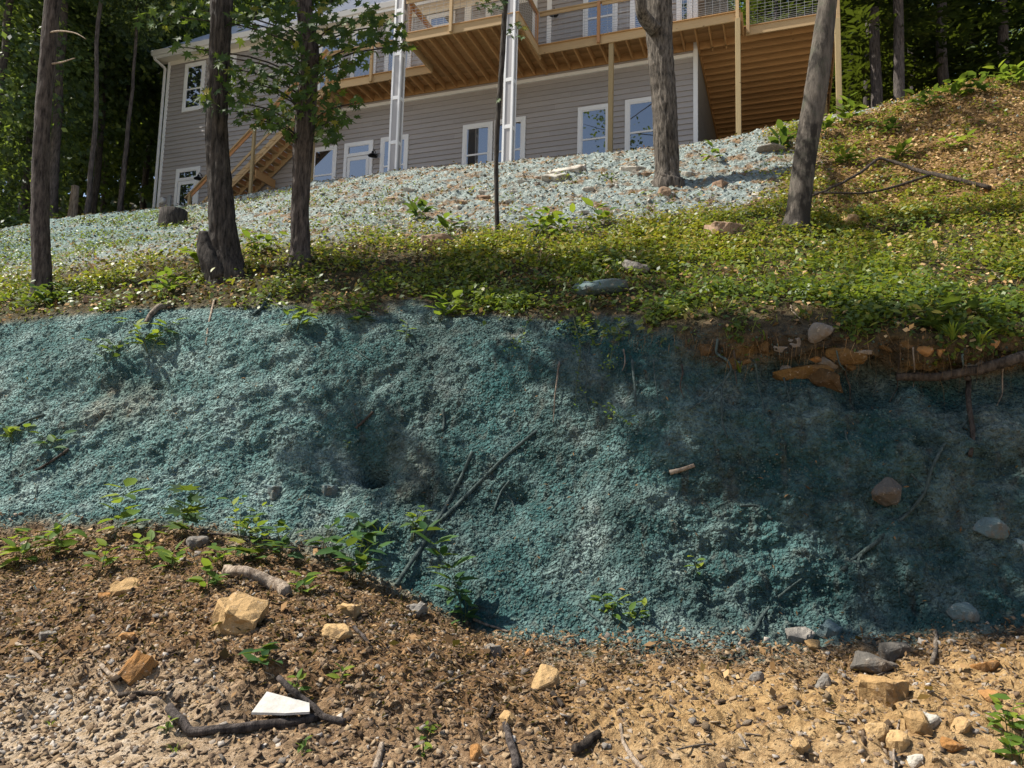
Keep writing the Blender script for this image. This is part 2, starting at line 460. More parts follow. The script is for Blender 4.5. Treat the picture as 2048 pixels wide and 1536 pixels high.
# zones (what the surface is made of, plus one mask of painted sunlight)
footv = 4.0 - 0.25 * sstep(U2, 700, 1100) * 0.6
vf = V2 + 0.30 * nz1 + 0.26 * nz2
vl = V2 + 0.34 * nz1 + 0.30 * nz2
teal = sstep(vf, footv - 0.22, footv + 0.22) * (1 - sstep(vl, 7.75, 8.15))
pale = sstep(vj, 9.0 + 0.25 * sstep(U2, 1250, 1650), 9.5 + 0.3 * sstep(U2, 1250, 1650)) * (1 - sstep(vj, 11.4, 12.0))
pale *= 1 - sstep(U2 + 130 * nz1 - 300 * sstep(V2, 10.55, 10.95), 1500, 1660)
leftteal = (1 - sstep(U2 + 60 * nz1, 300, 420)) * sstep(vj, 9.55, 10.1) * (1 - sstep(vj, 11.4, 12))
litter = sstep(vl, 7.75, 8.15) * (1 - pale) * (1 - leftteal)
lipsoil = np.exp(-((vj - 7.65) / 0.38) ** 2) * sstep(U2 + 50 * nz1, 1330, 1460)
teal = teal * (1 - 0.8 * lipsoil)
gravelz = (1 - sstep(vj, 2.45, 2.95)) * (1 - 0.8 * sstep(U2 + 170 * nz1 + 60 * nz2, 230, 600))
orange = (1 - sstep(vj, 3.3, 3.9)) * sstep(U2 + 120 * nz2, 1000, 1350)
patch = fbm(P0 * np.array([1, 1, 0.5]), 0.9, 3, 77)     # bare patches where the mulch missed
teal = teal * (1 - 0.35 * sstep(patch, 0.25, 0.55))
mint_sunlit = (1 - sstep(U2 + 160 * nz1 + 60 * nz2, 480, 900)) * .85 + .25 * np.exp(-((U2 - 1250) / 260) ** 2) * (1 - sstep(V2, 6, 6.8))  # thicker mulch, with sunlight on the left and lower middle bank painted in
# relief
bankm = sstep(V2, 3.7, 4.2) * (1 - sstep(V2, 7.9, 8.2))
upm = sstep(V2, 8.0, 9.0)
apron = 1 - sstep(V2, 3.7, 4.2)
near = 1 - sstep(V2, 11.6, 12.4)
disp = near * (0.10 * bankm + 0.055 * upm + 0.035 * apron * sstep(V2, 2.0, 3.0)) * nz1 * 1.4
disp += near * (0.055 * bankm + 0.045 * upm + 0.02 * apron) * nz2 * 1.2
streak = fbm(P0 * np.array([1, 1, 0.16]), 0.22, 3, 21)
disp += bankm * 0.045 * streak * (0.35 + 0.9 * sstep(U2, 1150, 1600))
blocky = worley(P0 * np.array([1, 1, 0.8]), 0.42, 31)
disp += bankm * 0.17 * (0.5 - blocky) * sstep(U2, 1350, 1750)
w1 = worley(P0, 0.052, 41)
disp += near * (0.030 * bankm + 0.012 * upm * (pale + 0.3) + 0.012 * apron) * (0.6 - w1)
w2 = worley(P0 * np.array([1, 1, 1.4]), 0.16, 43)
disp += near * (0.11 * upm * pale + 0.03 * apron + 0.012 * bankm) * (0.5 - w2)
n3 = fbm(P0, 0.09, 2, 61)
disp += bankm * sstep(U2, 1150, 1500) * (.10 * fbm(P0 * np.array([1, 1, 1.6]), .26, 3, 121) + .05 * np.exp(-((V2 - 7.6) / .5) ** 2) * fbm(P0, .12, 2, 131) * 1.6)
dg = np.stack([(P0[:, 0] * .80 + P0[:, 2] * .60) * .17, P0[:, 1], P0[:, 2] * .80 - P0[:, 0] * .60], 1)
ridge = 1 - 2 * np.abs(fbm(dg, .30, 3, 151))
disp += bankm * (1 - sstep(U2, 800, 1150)) * .034 * (ridge - .4)
ridge2 = 1 - 2 * np.abs(fbm(P0 * np.array([1, 1, .22]), .26, 3, 161))
disp += bankm * sstep(U2, 850, 1200) * .022 * (ridge2 - .4)
disp += bankm * .012 * fbm(P0, .05, 2, 171)
pits = sstep(vnoise(P0, .30, 181) + .5 * vnoise(P0, .12, 183), .8, 1.05)
disp -= bankm * .03 * pits
disp += near * 0.016 * n3 * (1 - .2 * bankm)
n4 = fbm(P0, 0.16, 2, 65); disp += near * 0.065 * apron * sstep(V2, 2.0, 2.6) * n4; disp += orange * sstep(V2, 1.9, 2.3) * (.028 * (1 - 2 * np.abs(fbm(P0 * np.array([1, 1, .5]), .13, 2, 67))))
for (hx, hy, hr, hd) in ((744, 938, 26, .36), (735, 925, 50, .14), (660, 980, 38, .10), (700, 905, 70, .12), (545, 985, 40, .08), (1985, 1075, 40, .14), (1040, 990, 22, .08), (1730, 790, 50, .16), (1900, 800, 45, .2)):
    PX, PY = proj(P0)
    disp -= hd * np.exp(-((PX - hx) ** 2 + ((PY - hy) * 1.3) ** 2) / hr ** 2) * bankm
PT = P0 + N0 * disp[:, None]
GT = PT.reshape(nv, nu, 3)
idx = np.arange(nv * nu).reshape(nv, nu)
quads = np.stack([idx[:-1, :-1], idx[:-1, 1:], idx[1:, 1:], idx[1:, :-1]], -1).reshape(-1, 4)
me = np_mesh('hillside', PT, quads, True, None, {'teal': teal, 'pale': pale, 'leftteal': leftteal, 'litter': litter, 'lipsoil': lipsoil, 'gravelz': gravelz, 'orange': orange, 'mint_sunlit': mint_sunlit, 'warm': sstep(U2 + 90 * nz1, 1520, 1720) * sstep(V2, 9.05, 9.4)})
def _terrain():
    N = NT('hillside_ground'); oc = objco(N)
    f1 = noise(N, 14, 8, oc, 0.7); f2 = noise(N, 2.1, 6, oc, 0.6); f3 = noise(N, 55, 4, oc, 0.7); f4 = noise(N, 0.9, 4, oc, 0.6)
    soil = ramp(N, f1, [(0.32, (0.045, 0.024, 0.013)), (0.5, (0.19, 0.108, 0.05)), (0.7, (0.39, 0.245, 0.12))])
    org = ramp(N, f1, [(0.27, (0.15, 0.082, 0.034)), (0.5, (0.38, 0.24, 0.105)), (0.75, (0.56, 0.39, 0.19))])
    c = mixc(N, attr(N, 'orange'), soil, org)
    gv = ramp(N, f1, [(0.25, (0.22, 0.145, 0.075)), (0.5, (0.42, 0.315, 0.205)), (0.75, (0.58, 0.49, 0.385))])
    c = mixc(N, attr(N, 'gravelz'), c, gv)
    tl = ramp(N, f2, [(0.34, (0.030, 0.056, 0.053)), (0.48, (0.075, 0.118, 0.110)), (0.66, (0.20, 0.25, 0.228))])
    tl2 = mixc(N, ramp(N, f4, [(0.35, (0,) * 3), (0.65, (1,) * 3)]), tl, mixc(N, 0.5, tl, (0.018, 0.12, 0.122)))
    mint_sunlit = ramp(N, f2, [(0.32, (0.05, 0.12, 0.115)), (0.48, (0.135, 0.245, 0.23)), (0.66, (0.30, 0.405, 0.375))])  # fresh mulch colours, lightened to stand in for strong sun on the bank
    tl2 = mixc(N, attr(N, 'mint_sunlit'), tl2, mint_sunlit)
    tl3 = mixc(N, 1.0, tl2, ramp(N, f1, [(0.25, (0.35,) * 3), (0.72, (1.45,) * 3)]), 'MULTIPLY')
    st = noise(N, 1.0, 6, mapping(N, oc, (7, 7, 1.1)), 0.65)
    thin = ramp(N, st, [(0.54, (0,) * 3), (0.66, (0.6,) * 3)])
    tl3 = mixc(N, thin, tl3, ramp(N, f1, [(0.3, (0.035, 0.034, 0.028)), (0.7, (0.16, 0.148, 0.12))]))
    c = mixc(N, attr(N, 'teal'), c, tl3)
    lit = ramp(N, f1, [(0.3, (0.022, 0.020, 0.010)), (0.55, (0.07, 0.058, 0.028)), (0.8, (0.17, 0.13, 0.06))])
    lit = mixc(N, attr(N, 'warm'), lit, ramp(N, f1, [(0.3, (0.06, 0.034, 0.014)), (0.52, (0.22, 0.13, 0.05)), (0.75, (0.40, 0.26, 0.11))]))
    c = mixc(N, attr(N, 'litter'), c, lit)
    pl = ramp(N, f1, [(0.30, (0.068, 0.088, 0.082)), (0.47, (0.20, 0.24, 0.22)), (0.68, (0.43, 0.475, 0.445))])
    bare = ramp(N, f2, [(0.50, (0,) * 3), (0.62, (0.85,) * 3)])
    pl = mixc(N, bare, pl, soil)
    c = mixc(N, attr(N, 'pale'), c, pl)
    c = mixc(N, attr(N, 'leftteal'), c, mixc(N, 0.45, tl3, pl))
    ls = ramp(N, f2, [(0.3, (0.025, 0.020, 0.015)), (0.5, (0.07, 0.052, 0.030)), (0.68, (0.20, 0.12, 0.04))])
    c = mixc(N, attr(N, 'lipsoil'), c, ls)
    h = math_(N, 'ADD', math_(N, 'MULTIPLY', f1, 1.0), math_(N, 'MULTIPLY', f3, 0.5))
    wob = N.n('VectorMath', operation='ADD'); N.t.links.new(oc, wob.inputs[0])
    wsc = N.n('VectorMath', operation='SCALE'); wsc.inputs['Scale'].default_value = .05
    N.t.links.new(noise(N, 24, 2, oc, .5, 1), wsc.inputs[0]); N.t.links.new(wsc.outputs[0], wob.inputs[1])
    vo = N.n('TexVoronoi', feature='SMOOTH_F1'); vo.inputs['Scale'].default_value = 30; vo.inputs['Smoothness'].default_value = .35
    N.t.links.new(wob.outputs[0], vo.inputs['Vector'])
    clump = math_(N, 'SUBTRACT', 1.0, vo.outputs['Distance'])
    tot = N.n('Math', operation='MULTIPLY_ADD'); N.t.links.new(clump, tot.inputs[0])
    N.t.links.new(math_(N, 'ADD', math_(N, 'MULTIPLY', attr(N, 'teal'), 1.5), .25), tot.inputs[1]); N.t.links.new(h, tot.inputs[2])
    return N.out(principled(N, c, 0.95, bump(N, tot.outputs[0], 1.0, 0.05), 0.12))
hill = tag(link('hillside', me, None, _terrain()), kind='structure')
del me
# gravel road sheet under and beyond it
N = NT('road_gravel'); oc = objco(N)
f = noise(N, 30, 6, oc, 0.7)
mroad = N.out(principled(N, ramp(N, f, [(0.3, (0.28, 0.2, 0.12)), (0.6, (0.5, 0.44, 0.36))]), 0.95, bump(N, f, 0.5, 0.02), 0.1))
tag(link('road', np_mesh('road', np.array([[-220, -200, -.05], [220, -200, -.05], [220, 220, -.05], [-220, 220, -.05]]), np.array([[0, 1, 2, 3]])), None, mroad), kind='structure')

PXg, PYg = proj(PT); PXg = PXg.reshape(nv, nu); PYg = PYg.reshape(nv, nu)
GN = np.cross(np.gradient(GT, axis=1), np.gradient(GT, axis=0)); GN /= np.linalg.norm(GN, axis=2, keepdims=True) + 1e-9
VIEW0 = np.searchsorted(VV, 1.6)
def T(px, py, lift=0.0):
    """ground point seen at a photo position, with its smooth normal"""
    j = int(np.clip(np.searchsorted(UU, px), 1, nu - 2))
    for _ in range(3):
        col = PYg[VIEW0:, j]
        hit = np.nonzero(col <= py)[0]
        i = VIEW0 + (hit[0] if len(hit) else len(col) - 1)
        dx = px - PXg[i, j]
        step = max((PXg[i, j + 1] - PXg[i, j - 1]) / 2, 0.5)
        k = int(round(dx / step))
        if k == 0: break
        j = int(np.clip(j + k, 1, nu - 2))
    a, b = PYg[i - 1, j], PYg[i, j]
    t = float(np.clip((a - py) / (a - b + 1e-6), 0, 1))
    p = GT[i - 1, j] * (1 - t) + GT[i, j] * t
    n = NN[i, j]
    return p + n * lift, n
Tz_rows = None
def sample(n, weight, lift=0.0):
    """n random ground points; weight is per grid vertex density per square metre"""
    area = np.linalg.norm(np.cross(np.gradient(GT, axis=1), np.gradient(GT, axis=0)), axis=2)
    w = (weight.reshape(nv, nu) * area); w[:, 0] = 0; w[:, -1] = 0; w[0] = 0; w[-1] = 0
    w = np.clip(w, 0, None).ravel(); w /= w.sum()
    k = RNG.choice(nv * nu, n, p=w)
    i, j = k // nu, k % nu
    a = RNG.uniform(-.5, .5, (n, 1)); b = RNG.uniform(-.5, .5, (n, 1))
    p = GT[i, j] + np.where(a > 0, (GT[i, np.minimum(j + 1, nu - 1)] - GT[i, j]) * a, (GT[i, np.maximum(j - 1, 0)] - GT[i, j]) * -a) \
        + np.where(b > 0, (GT[np.minimum(i + 1, nv - 1), j] - GT[i, j]) * b, (GT[np.maximum(i - 1, 0), j] - GT[i, j]) * -b)
    return p + NN[i, j] * lift, NN[i, j].copy(), k
# ------------------------------------------------------------------ the house (s along the front wall to the right, t out of the wall, z height)
YAW = rad(20)
HO = ray(1394, 100) * 22.0
HZ = 10.3
HS = np.array([math.cos(YAW), -math.sin(YAW), 0]); HT = np.array([-math.sin(YAW), -math.cos(YAW), 0])
house = empty('house', (HO[0], HO[1], HZ), -YAW)
tag(house, 'grey lap-sided house with wooden deck and white trim on top of the bank', 'house')
def hw(s, t, z): return np.array([HO[0], HO[1], 0]) + HS * s + HT * t + np.array([0, 0, z])

class MB:
    def __init__(s): s.v = []; s.f = []
    def box(s, s0, s1, t0, t1, z0, z1):
        b = len(s.v)
        for z in (z0, z1):
            for (x, y) in ((s0, -t0), (s1, -t0), (s1, -t1), (s0, -t1)): s.v.append((x, y, z - HZ))
        a = [(0, 3, 2, 1), (4, 5, 6, 7), (0, 1, 5, 4), (1, 2, 6, 5), (2, 3, 7, 6), (3, 0, 4, 7)]
        s.f += [tuple(b + i for i in q) for q in a]
        return s
    def hexa(s, pts):
        """8 corners (s,t,z): bottom 4 then top 4"""
        b = len(s.v)
        s.v += [(p[0], -p[1], p[2] - HZ) for p in pts]
        s.f += [tuple(b + i for i in q) for q in [(0, 3, 2, 1), (4, 5, 6, 7), (0, 1, 5, 4), (1, 2, 6, 5), (2, 3, 7, 6), (3, 0, 4, 7)]]
        return s
    def bar(s, p, q, w, h=None, up=(0, 0, 1)):
        p = Vector((p[0], -p[1], p[2] - HZ)); q = Vector((q[0], -q[1], q[2] - HZ)); h = h or w
        d = (q - p).normalized(); u = Vector(up)
        x = d.cross(u)
        if x.length < 1e-4: x = d.cross(Vector((1, 0, 0)))
        x.normalize(); y = x.cross(d)
        b = len(s.v)
        for e in (p, q):
            for (a, c) in ((-1, -1), (1, -1), (1, 1), (-1, 1)): s.v.append(tuple(e + x * (a * w / 2) + y * (c * h / 2)))
        s.f += [tuple(b + i for i in k) for k in [(0, 3, 2, 1), (4, 5, 6, 7), (0, 1, 5, 4), (1, 2, 6, 5), (2, 3, 7, 6), (3, 0, 4, 7)]]
        return s
    def build(s, name, m, parent=house, bevel=0.0, smooth=False):
        me = bpy.data.meshes.new(name); me.from_pydata(s.v, [], s.f)
        bm = bmesh.new(); bm.from_mesh(me); bmesh.ops.recalc_face_normals(bm, faces=bm.faces)
        if bevel: bmesh.ops.bevel(bm, geom=list(bm.edges), offset=bevel, segments=1, affect='EDGES')
        bm.to_mesh(me); bm.free()
        if smooth:
            for p in me.polygons: p.use_smooth = True
        me.update()
        return link(name, me, parent, m)
def hbox(name, m, parent, s0, s1, t0, t1, z0, z1, bevel=0.0): return MB().box(s0, s1, t0, t1, z0, z1).build(name, m, parent, bevel)

SL, ZE, BAND = -20.9, 17.66, 14.38
BASE = 9.6
DEP = 10.0
wall = MB().box(SL, 0, -DEP, -0.03, BASE, ZE).build('wall', M['core'])
# lap boards, each its own piece: bottom edge proud of the one below
def lap(parent, side, z0, z1, a0, a1, ex=0.178):
    k = int(math.ceil((z1 - z0) / ex))
    for i in range(k):
        zb = z1 - (i + 1) * ex; zt = zb + ex + 0.012
        if i == 0: zt = z1
        zb = max(zb, z0)
        zb += .006
        L = abs(a1 - a0); cuts = [a0]
        x = a0 + random.uniform(.8, 3.6)
        while x < a1 - .5: cuts.append(x); x += 3.66
        cuts.append(a1)
        for c0, c1 in zip(cuts[:-1], cuts[1:]):
            c1 -= .003
            if side == 'front':
                MB().hexa([(c0, -.028, zb), (c1, -.028, zb), (c1, .034, zb), (c0, .034, zb), (c0, -.028, zt), (c1, -.028, zt), (c1, -.004, zt), (c0, -.004, zt)]).build('siding_board', M['siding'], parent)
            else:
                MB().hexa([(-.026, c0, zb), (.034, c0, zb), (.034, c1, zb), (-.026, c1, zb), (-.026, c0, zt), (-.004, c0, zt), (-.004, c1, zt), (-.026, c1, zt)]).build('siding_board', M['siding'], parent)
lap(wall, 'front', BASE, ZE, SL + .1, -12.951)
lap(wall, 'front', BASE, BAND - .005, -12.949, -.11)
lap(wall, 'front', BAND + .115, ZE, -12.949, -.11)
lap(wall, 'side', BASE, ZE, -DEP, -.03)
MB().box(-12.6, -.115, -.028, .052, BAND, BAND + .11).build('band_board', M['trim'], wall, .004)
MB().box(-.11, .022, -.03, .052, BASE, ZE).build('corner_board', M['trim'], wall, .004)
MB().box(SL - .02, SL + .1, -.03, .052, BASE, ZE).build('corner_board', M['trim'], wall, .004)
MB().box(-12.95, -12.62, -.02, .052, BAND, BAND + .11).build('band_board', M['trim'], wall, .004)

def window(s0, s1, z0, z1, rail=None, cas=.125, blinds=False, name='window'):
    c = MB(); t = .060
    c.box(s0, s0 + cas, -.02, t, z0, z1).box(s1 - cas, s1, -.02, t, z0, z1)
    c.box(s0 + cas, s1 - cas, -.02, t + .003, z1 - cas, z1).box(s0 + cas, s1 - cas, -.02, t + .006, z0, z0 + cas)
    w = c.build(name, M['trim'], house, .004)
    a0, a1, b0, b1 = s0 + cas, s1 - cas, z0 + cas, z1 - cas
    f = .045
    fr = MB()
    fr.box(a0, a0 + f, -.02, .050, b0, b1).box(a1 - f, a1, -.02, .050, b0, b1).box(a0 + f, a1 - f, -.02, .052, b1 - f, b1).box(a0 + f, a1 - f, -.02, .052, b0, b0 + f)
    if rail: fr.box(a0 + f, a1 - f, -.02, .054, rail - .03, rail + .03)
    fr.build('sash', M['trim'], w, .003)
    cuts = [b0 + f] + ([rail - .03, rail + .03] if rail else []) + [b1 - f]
    for k in range(0, len(cuts), 2):
        MB().box(a0 + f, a1 - f, -.028, .037 + .004 * (k // 2), cuts[k], cuts[k + 1]).build('pane', M['glass'], w)
    if blinds:
        bl = MB(); z = cuts[0] + .03
        while z < cuts[-1] - .03:
            bl.box(a0 + f + .02, a1 - f - .02, .0421, .0436, z, z + .012); z += .06
        bl.build('blind', M['blind'], w)
    return w
def door(s0, s1, z0, ztop, bar, cas=.125, glass=True):
    w = MB(); t = .060
    w.box(s0, s0 + cas, -.02, t, z0, ztop).box(s1 - cas, s1, -.02, t, z0, ztop).box(s0 + cas, s1 - cas, -.02, t + .003, ztop - cas, ztop)
    w.box(s0 + cas, s1 - cas, -.02, .056, bar - .05, bar + .04)
    d = w.build('door', M['trim'], house, .004)
    a0, a1 = s0 + cas, s1 - cas
    tr = MB(); f = .05; b0, b1 = bar + .04, ztop - cas
    tr.box(a0, a0 + f, -.02, .050, b0, b1).box(a1 - f, a1, -.02, .050, b0, b1).box(a0 + f, a1 - f, -.02, .050, b1 - .03, b1).box(a0 + f, a1 - f, -.02, .050, b0, b0 + .03)
    tr.build('transom_frame', M['trim'], d)
    MB().box(a0 + f, a1 - f, -.028, .038, b0 + .03, b1 - .03).build('pane', M['glass'], d)
    lf = MB(); e = .14; c1 = bar - .05
    lf.box(a0 + .02, a0 + e, -.02, .048, z0, c1 - .02).box(a1 - e, a1 - .02, -.02, .048, z0, c1 - .02).box(a0 + e, a1 - e, -.02, .048, c1 - .16, c1 - .02).box(a0 + e, a1 - e, -.02, .048, z0, z0 + .25)
    lf.build('door_leaf', M['trim'], d, .004)
    MB().box(a0 + e, a1 - e, -.028, .038, z0 + .25, c1 - .16).build('pane', M['glass'], d)
    MB().box(a1 - .1, a1 - .07, .040, .085, z0 + .95, z0 + 1.05).build('handle', M['black'], d)
    return d
# basement level
door(-20.06, -18.88, 10.4, 13.05, 12.59)
window(-13.78, -12.71, 11.0, 13.13, 12.05)
door(-12.40, -11.22, 10.4, 13.13, 12.66)
window(-10.92, -9.82, 11.0, 13.16, 12.08)
window(-7.76, -6.67, 11.0, 13.19, 12.10)
window(-6.61, -5.51, 11.0, 13.21, 12.10)
window(-3.74, -2.66, 11.05, 13.24, 12.13)
window(-2.21, -1.13, 11.05, 13.27, 12.16)
# main level
window(-20.02, -19.01, 15.40, 17.42, 16.32)
window(-18.55, -17.52, 15.40, 17.42, 16.32)
window(-13.75, -12.70, 15.12, 17.45, 16.40)
window(-12.32, -11.27, 15.12, 17.50, 16.41)
window(-10.93, -9.86, 15.12, 17.48, 16.40)
door(-9.30, -8.2, 14.9, 17.45, 16.95)
window(-7.05, -5.2, 15.35, 17.4, None, blinds=True)
window(-3.62, -2.48, 14.95, 17.2, 16.22)
window(-2.08, -1.02, 14.95, 17.2, 16.22)
window(-.62, -.13, 14.95, 17.2, None)
MB().box(-4.86, -4.70, -.02, .035, 14.9, ZE - .02).build('wall_trim', M['trim'], wall)
MB().box(-7.85, -7.6, -.02, .04, 14.9, ZE - .02).build('wall_trim', M['trim'], wall)
# eaves, gutter, roof with standing seams
OV = .45
def _roofpart():
    ang = math.atan(10 / 12)
    s0, s1, t0 = SL - .42, .45, OV + .02
    run = DEP / 2 + OV
    zt0 = 17.93; zr = zt0 + run * math.tan(ang)
    r = MB()
    r.hexa([(s0, t0, zt0 - .03), (s1, t0, zt0 - .03), (s1, t0 - run, zr - .03), (s0, t0 - run, zr - .03), (s0, t0, zt0), (s1, t0, zt0), (s1, t0 - run, zr), (s0, t0 - run, zr)])
    r.hexa([(s0, t0 - 2 * run, zt0 - .03), (s1, t0 - 2 * run, zt0 - .03), (s1, t0 - run, zr - .03), (s0, t0 - run, zr - .03), (s0, t0 - 2 * run, zt0), (s1, t0 - 2 * run, zt0), (s1, t0 - run, zr), (s0, t0 - run, zr)])
    ro = r.build('roof', M['rooft'])
    s = s0 + .05
    while s < s1:
        MB().hexa([(s - .018, t0, zt0), (s + .018, t0, zt0), (s + .018, t0 - run, zr), (s - .018, t0 - run, zr), (s - .012, t0, zt0 + .04), (s + .012, t0, zt0 + .04), (s + .012, t0 - run, zr + .04), (s - .012, t0 - run, zr + .04)]).build('roof_seam', M['rooft'], ro)
        s += .235
    MB().box(s0 + .02, s1, -.05, OV - .03, ZE, ZE + .03).build('soffit', M['soffit'], ro)
    MB().box(s0 + .02, s1, OV - .03, OV, ZE - .02, 17.9).build('fascia', M['trim'], ro)
    MB().hexa([(s0 - .02, OV, ZE + .09), (s1, OV, ZE + .09), (s1, OV + .07, ZE + .09), (s0 - .02, OV + .07, ZE + .09), (s0 - .02, OV, 17.925), (s1, OV, 17.925), (s1, OV + .125, 17.925), (s0 - .02, OV + .125, 17.925)]).build('gutter', M['trim'], ro, .004)
    MB().box(SL + .1, 0, .0, .056, ZE - .16, ZE - .001).build('frieze_board', M['soffit'], ro)
    # gable triangle on the left
    g = MB(); b = len(g.v)
    g.v += [(SL - .01, 0, ZE - HZ), (SL - .01, DEP, ZE - HZ), (SL - .01, DEP / 2, ZE - HZ + (DEP / 2) * math.tan(ang)), (SL + .05, 0, ZE - HZ), (SL + .05, DEP, ZE - HZ), (SL + .05, DEP / 2, ZE - HZ + (DEP / 2) * math.tan(ang))]
    g.f += [(0, 1, 2), (3, 5, 4), (0, 3, 4, 1), (1, 4, 5, 2), (2, 5, 3, 0)]
    g.build('gable', M['siding'], ro)
_roofpart()
ds = MB()
ds.bar((SL - .30, OV + .03, 17.75), (SL - .30, OV + .03, 17.62), .085).bar((SL - .30, OV + .03, 17.62), (SL - .10, .10, 17.38), .085).bar((SL - .10, .10, 17.40), (SL - .10, .10, 10.1), .085)
ds.build('downspout', M['trim'], house, .01)
# deck -------------------------------------------------------------
TW, ZD0, ZD1 = 1.25, 14.56, 14.82
BS0, BS1, BT = -8.42, -4.72, 3.12
XW0, XW1, WT = 1.36, 4.0, 0.42      # right wing
deck = MB().box(-12.5, -.1, .03, .075, 14.57, ZD1 - .005).build('deck', M['joistw'])      # ledger
def part(name, m, *a): return hbox(name, m, deck, *a)
for a0, a1 in ((-12.5, -10.75), (-10.745, BS0), (BS1, -2.72), (-2.715, 1.36)): part('rim_board', M['wood'], a0, a1, TW - .045, TW, ZD0, ZD1)
part('rim_board', M['wood'], -12.545, -12.5, .03, TW, ZD0, ZD1)
for a0, a1 in ((BS0, -6.8), (-6.795, BS1)): part('rim_board', M['wood'], a0, a1, BT - .045, BT, ZD0, ZD1)
part('rim_board', M['wood'], BS0, BS0 + .045, TW, BT - .045, ZD0, ZD1)
part('rim_board', M['wood'], BS1 - .045, BS1, TW - .3, BT - .045, ZD0, ZD1)
part('beam', M['joistw'], BS1 - .13, BS1 - .05, .08, BT - .3, ZD0 - .05, ZD1 - .04)
s = -12.1
while s < 1.2:
    tt = BT if BS0 + .1 < s < BS1 - .15 else TW
    part('joist', M['joistw'], s - .019, s + .019, .077 if s < -.05 else -.2, tt - .047, ZD0 + .012, ZD1 - .012)
    s += .405
# right wing: joists run along the front
part('rim_board', M['wood'], XW0 + .1, XW1, WT - .045, WT, ZD0, ZD1)
part('rim_board', M['wood'], XW1 - .045, XW1, -9.5, WT - .047, ZD0, ZD1)
part('beam', M['joistw'], .03, .075, -9.5, -.3, ZD0 + .005, ZD1 - .01)
part('beam', M['joistw'], XW0, XW0 + .045, WT - .047, TW - .05, ZD0, ZD1)
t = WT - .4
while t > -9.5:
    part('joist', M['joistw'], .08, XW1 - .05, t - .019, t + .019, ZD0 + .012, ZD1 - .012)
    t -= .405
# deck boards: over the walkway and bump-out they run along the wall, over the wing across it
t = .03
while t < TW:
    part('deck_board', M['joistw'], -12.55, XW0, t, t + .137, ZD1, ZD1 + .028); t += .142
while t < BT + .02:
    part('deck_board', M['joistw'], BS0 - .02, BS1 + .02, t, t + .137, ZD1, ZD1 + .028); t += .142
t = .03 - .142
while t > -9.6:
    part('deck_board', M['joistw'], .03, XW1 + .02, t, t + .137, ZD1, ZD1 + .028); t -= .142
t = .03
while t < WT:
    part('deck_board', M['joistw'], XW0 + .005, XW1 + .02, t, t + .137, ZD1, ZD1 + .028); t += .142
def post(s, t, w, z0, z1): return MB().box(s - w / 2, s + w / 2, t - w / 2, t + w / 2, z0, z1).build('deck_post', M['post'], deck, .006)
post(-2.42, TW - .12, .14, 9.8, ZD0 + .02)
post(1.28, TW + .07, .14, 10.2, ZD0)
post(XW1 - .06, WT + .07, .15, 10.4, ZD0)
post(XW1 - .2, -4.0, .14, 10.4, ZD0)
post(-13.0, 1.12, .14, 9.8, ZD0)
# railing ----------------------------------------------------------
ZR = 15.96
rail = MB().box(-12.5, BS0 - .05, TW - .1, TW + .04, ZR - .04, ZR).box(BS1 + .02, 1.3, TW - .1, TW + .04, ZR - .04, ZR).box(BS0, BS1, BT - .1, BT + .04, ZR - .04, ZR) \
    .box(BS0, BS0 + .14, TW + .05, BT - .11, ZR - .04, ZR).box(BS1 - .14, BS1, TW + .05, BT - .11, ZR - .04, ZR).box(XW0 + .1, XW1, WT - .1, WT + .04, ZR - .04, ZR).box(XW1 - .14, XW1, -9.4, WT - .11, ZR - .04, ZR).build('railing', M['wood'])
def rbar(a): return hbox('rail_board', M['wood'], rail, *a)
for a0, a1 in ((-12.5, -10.8), (-10.6, BS0 - .05), (BS1 + .02, -2.85), (-2.7, 1.2)): rbar((a0, a1, TW - .03, TW + .008, ZR - .145, ZR - .045))
rbar((BS0, BS1, BT - .03, BT + .008, ZR - .145, ZR - .045)); rbar((XW0 + .2, XW1, WT - .03, WT + .008, ZR - .145, ZR - .045))
hbox('rail_board', M['woodr'], rail, BS0 + .02, BS0 + .058, TW + .06, BT - .12, ZR - .145, ZR - .045)
hbox('rail_board', M['woodr'], rail, BS1 - .058, BS1 - .02, TW + .06, BT - .12, ZR - .145, ZR - .045)
def rpost(s, t, m='wood', z0=ZD0 + .02, zt=ZR - .045): return MB().box(s - .045, s + .045, t, t + .09, z0, zt).build('rail_post', M[m], rail, .004)
for s in (-12.42, -10.68): rpost(s, TW + .003)
rpost(-2.79, TW + .003, 'woodr'); rpost(1.27, TW + .01, 'wood', ZD0 - .02, 17.6); rpost(-6.86, BT + .003, 'wood', ZD0 + .02, 17.6); rpost(BS1 - .05, TW + .02, 'woodr', ZD1, ZR - .05)
rpost(BS0 + .06, BT - .2, 'woodr', ZD1, 17.6); rpost(XW1 - .03, WT + .01, 'wood', ZD0 - .02, 17.6); rpost(XW0 + .16, WT + .003)
def mesh_panel(p0, p1, z0, z1):
    """welded wire panel from (s,t) to (s,t): tight rows low down, wider rows above"""
    m = MB(); L = math.hypot(p1[0] - p0[0], p1[1] - p0[1]); k = max(2, int(L / .203))
    at_ = lambda f, z: (p0[0] + (p1[0] - p0[0]) * f, p0[1] + (p1[1] - p0[1]) * f, z)
    for i in range(k + 1): m.bar(at_(i / k, z0), at_(i / k, z1), .0065)
    z, st = z0 + .03, .048
    while z < z1:
        m.bar(at_(0, z), at_(1, z), .0065); z += st; st = min(st * 1.13, .105)
    return m.build('wire_mesh', M['wire'], rail)
zt = ZR - .15
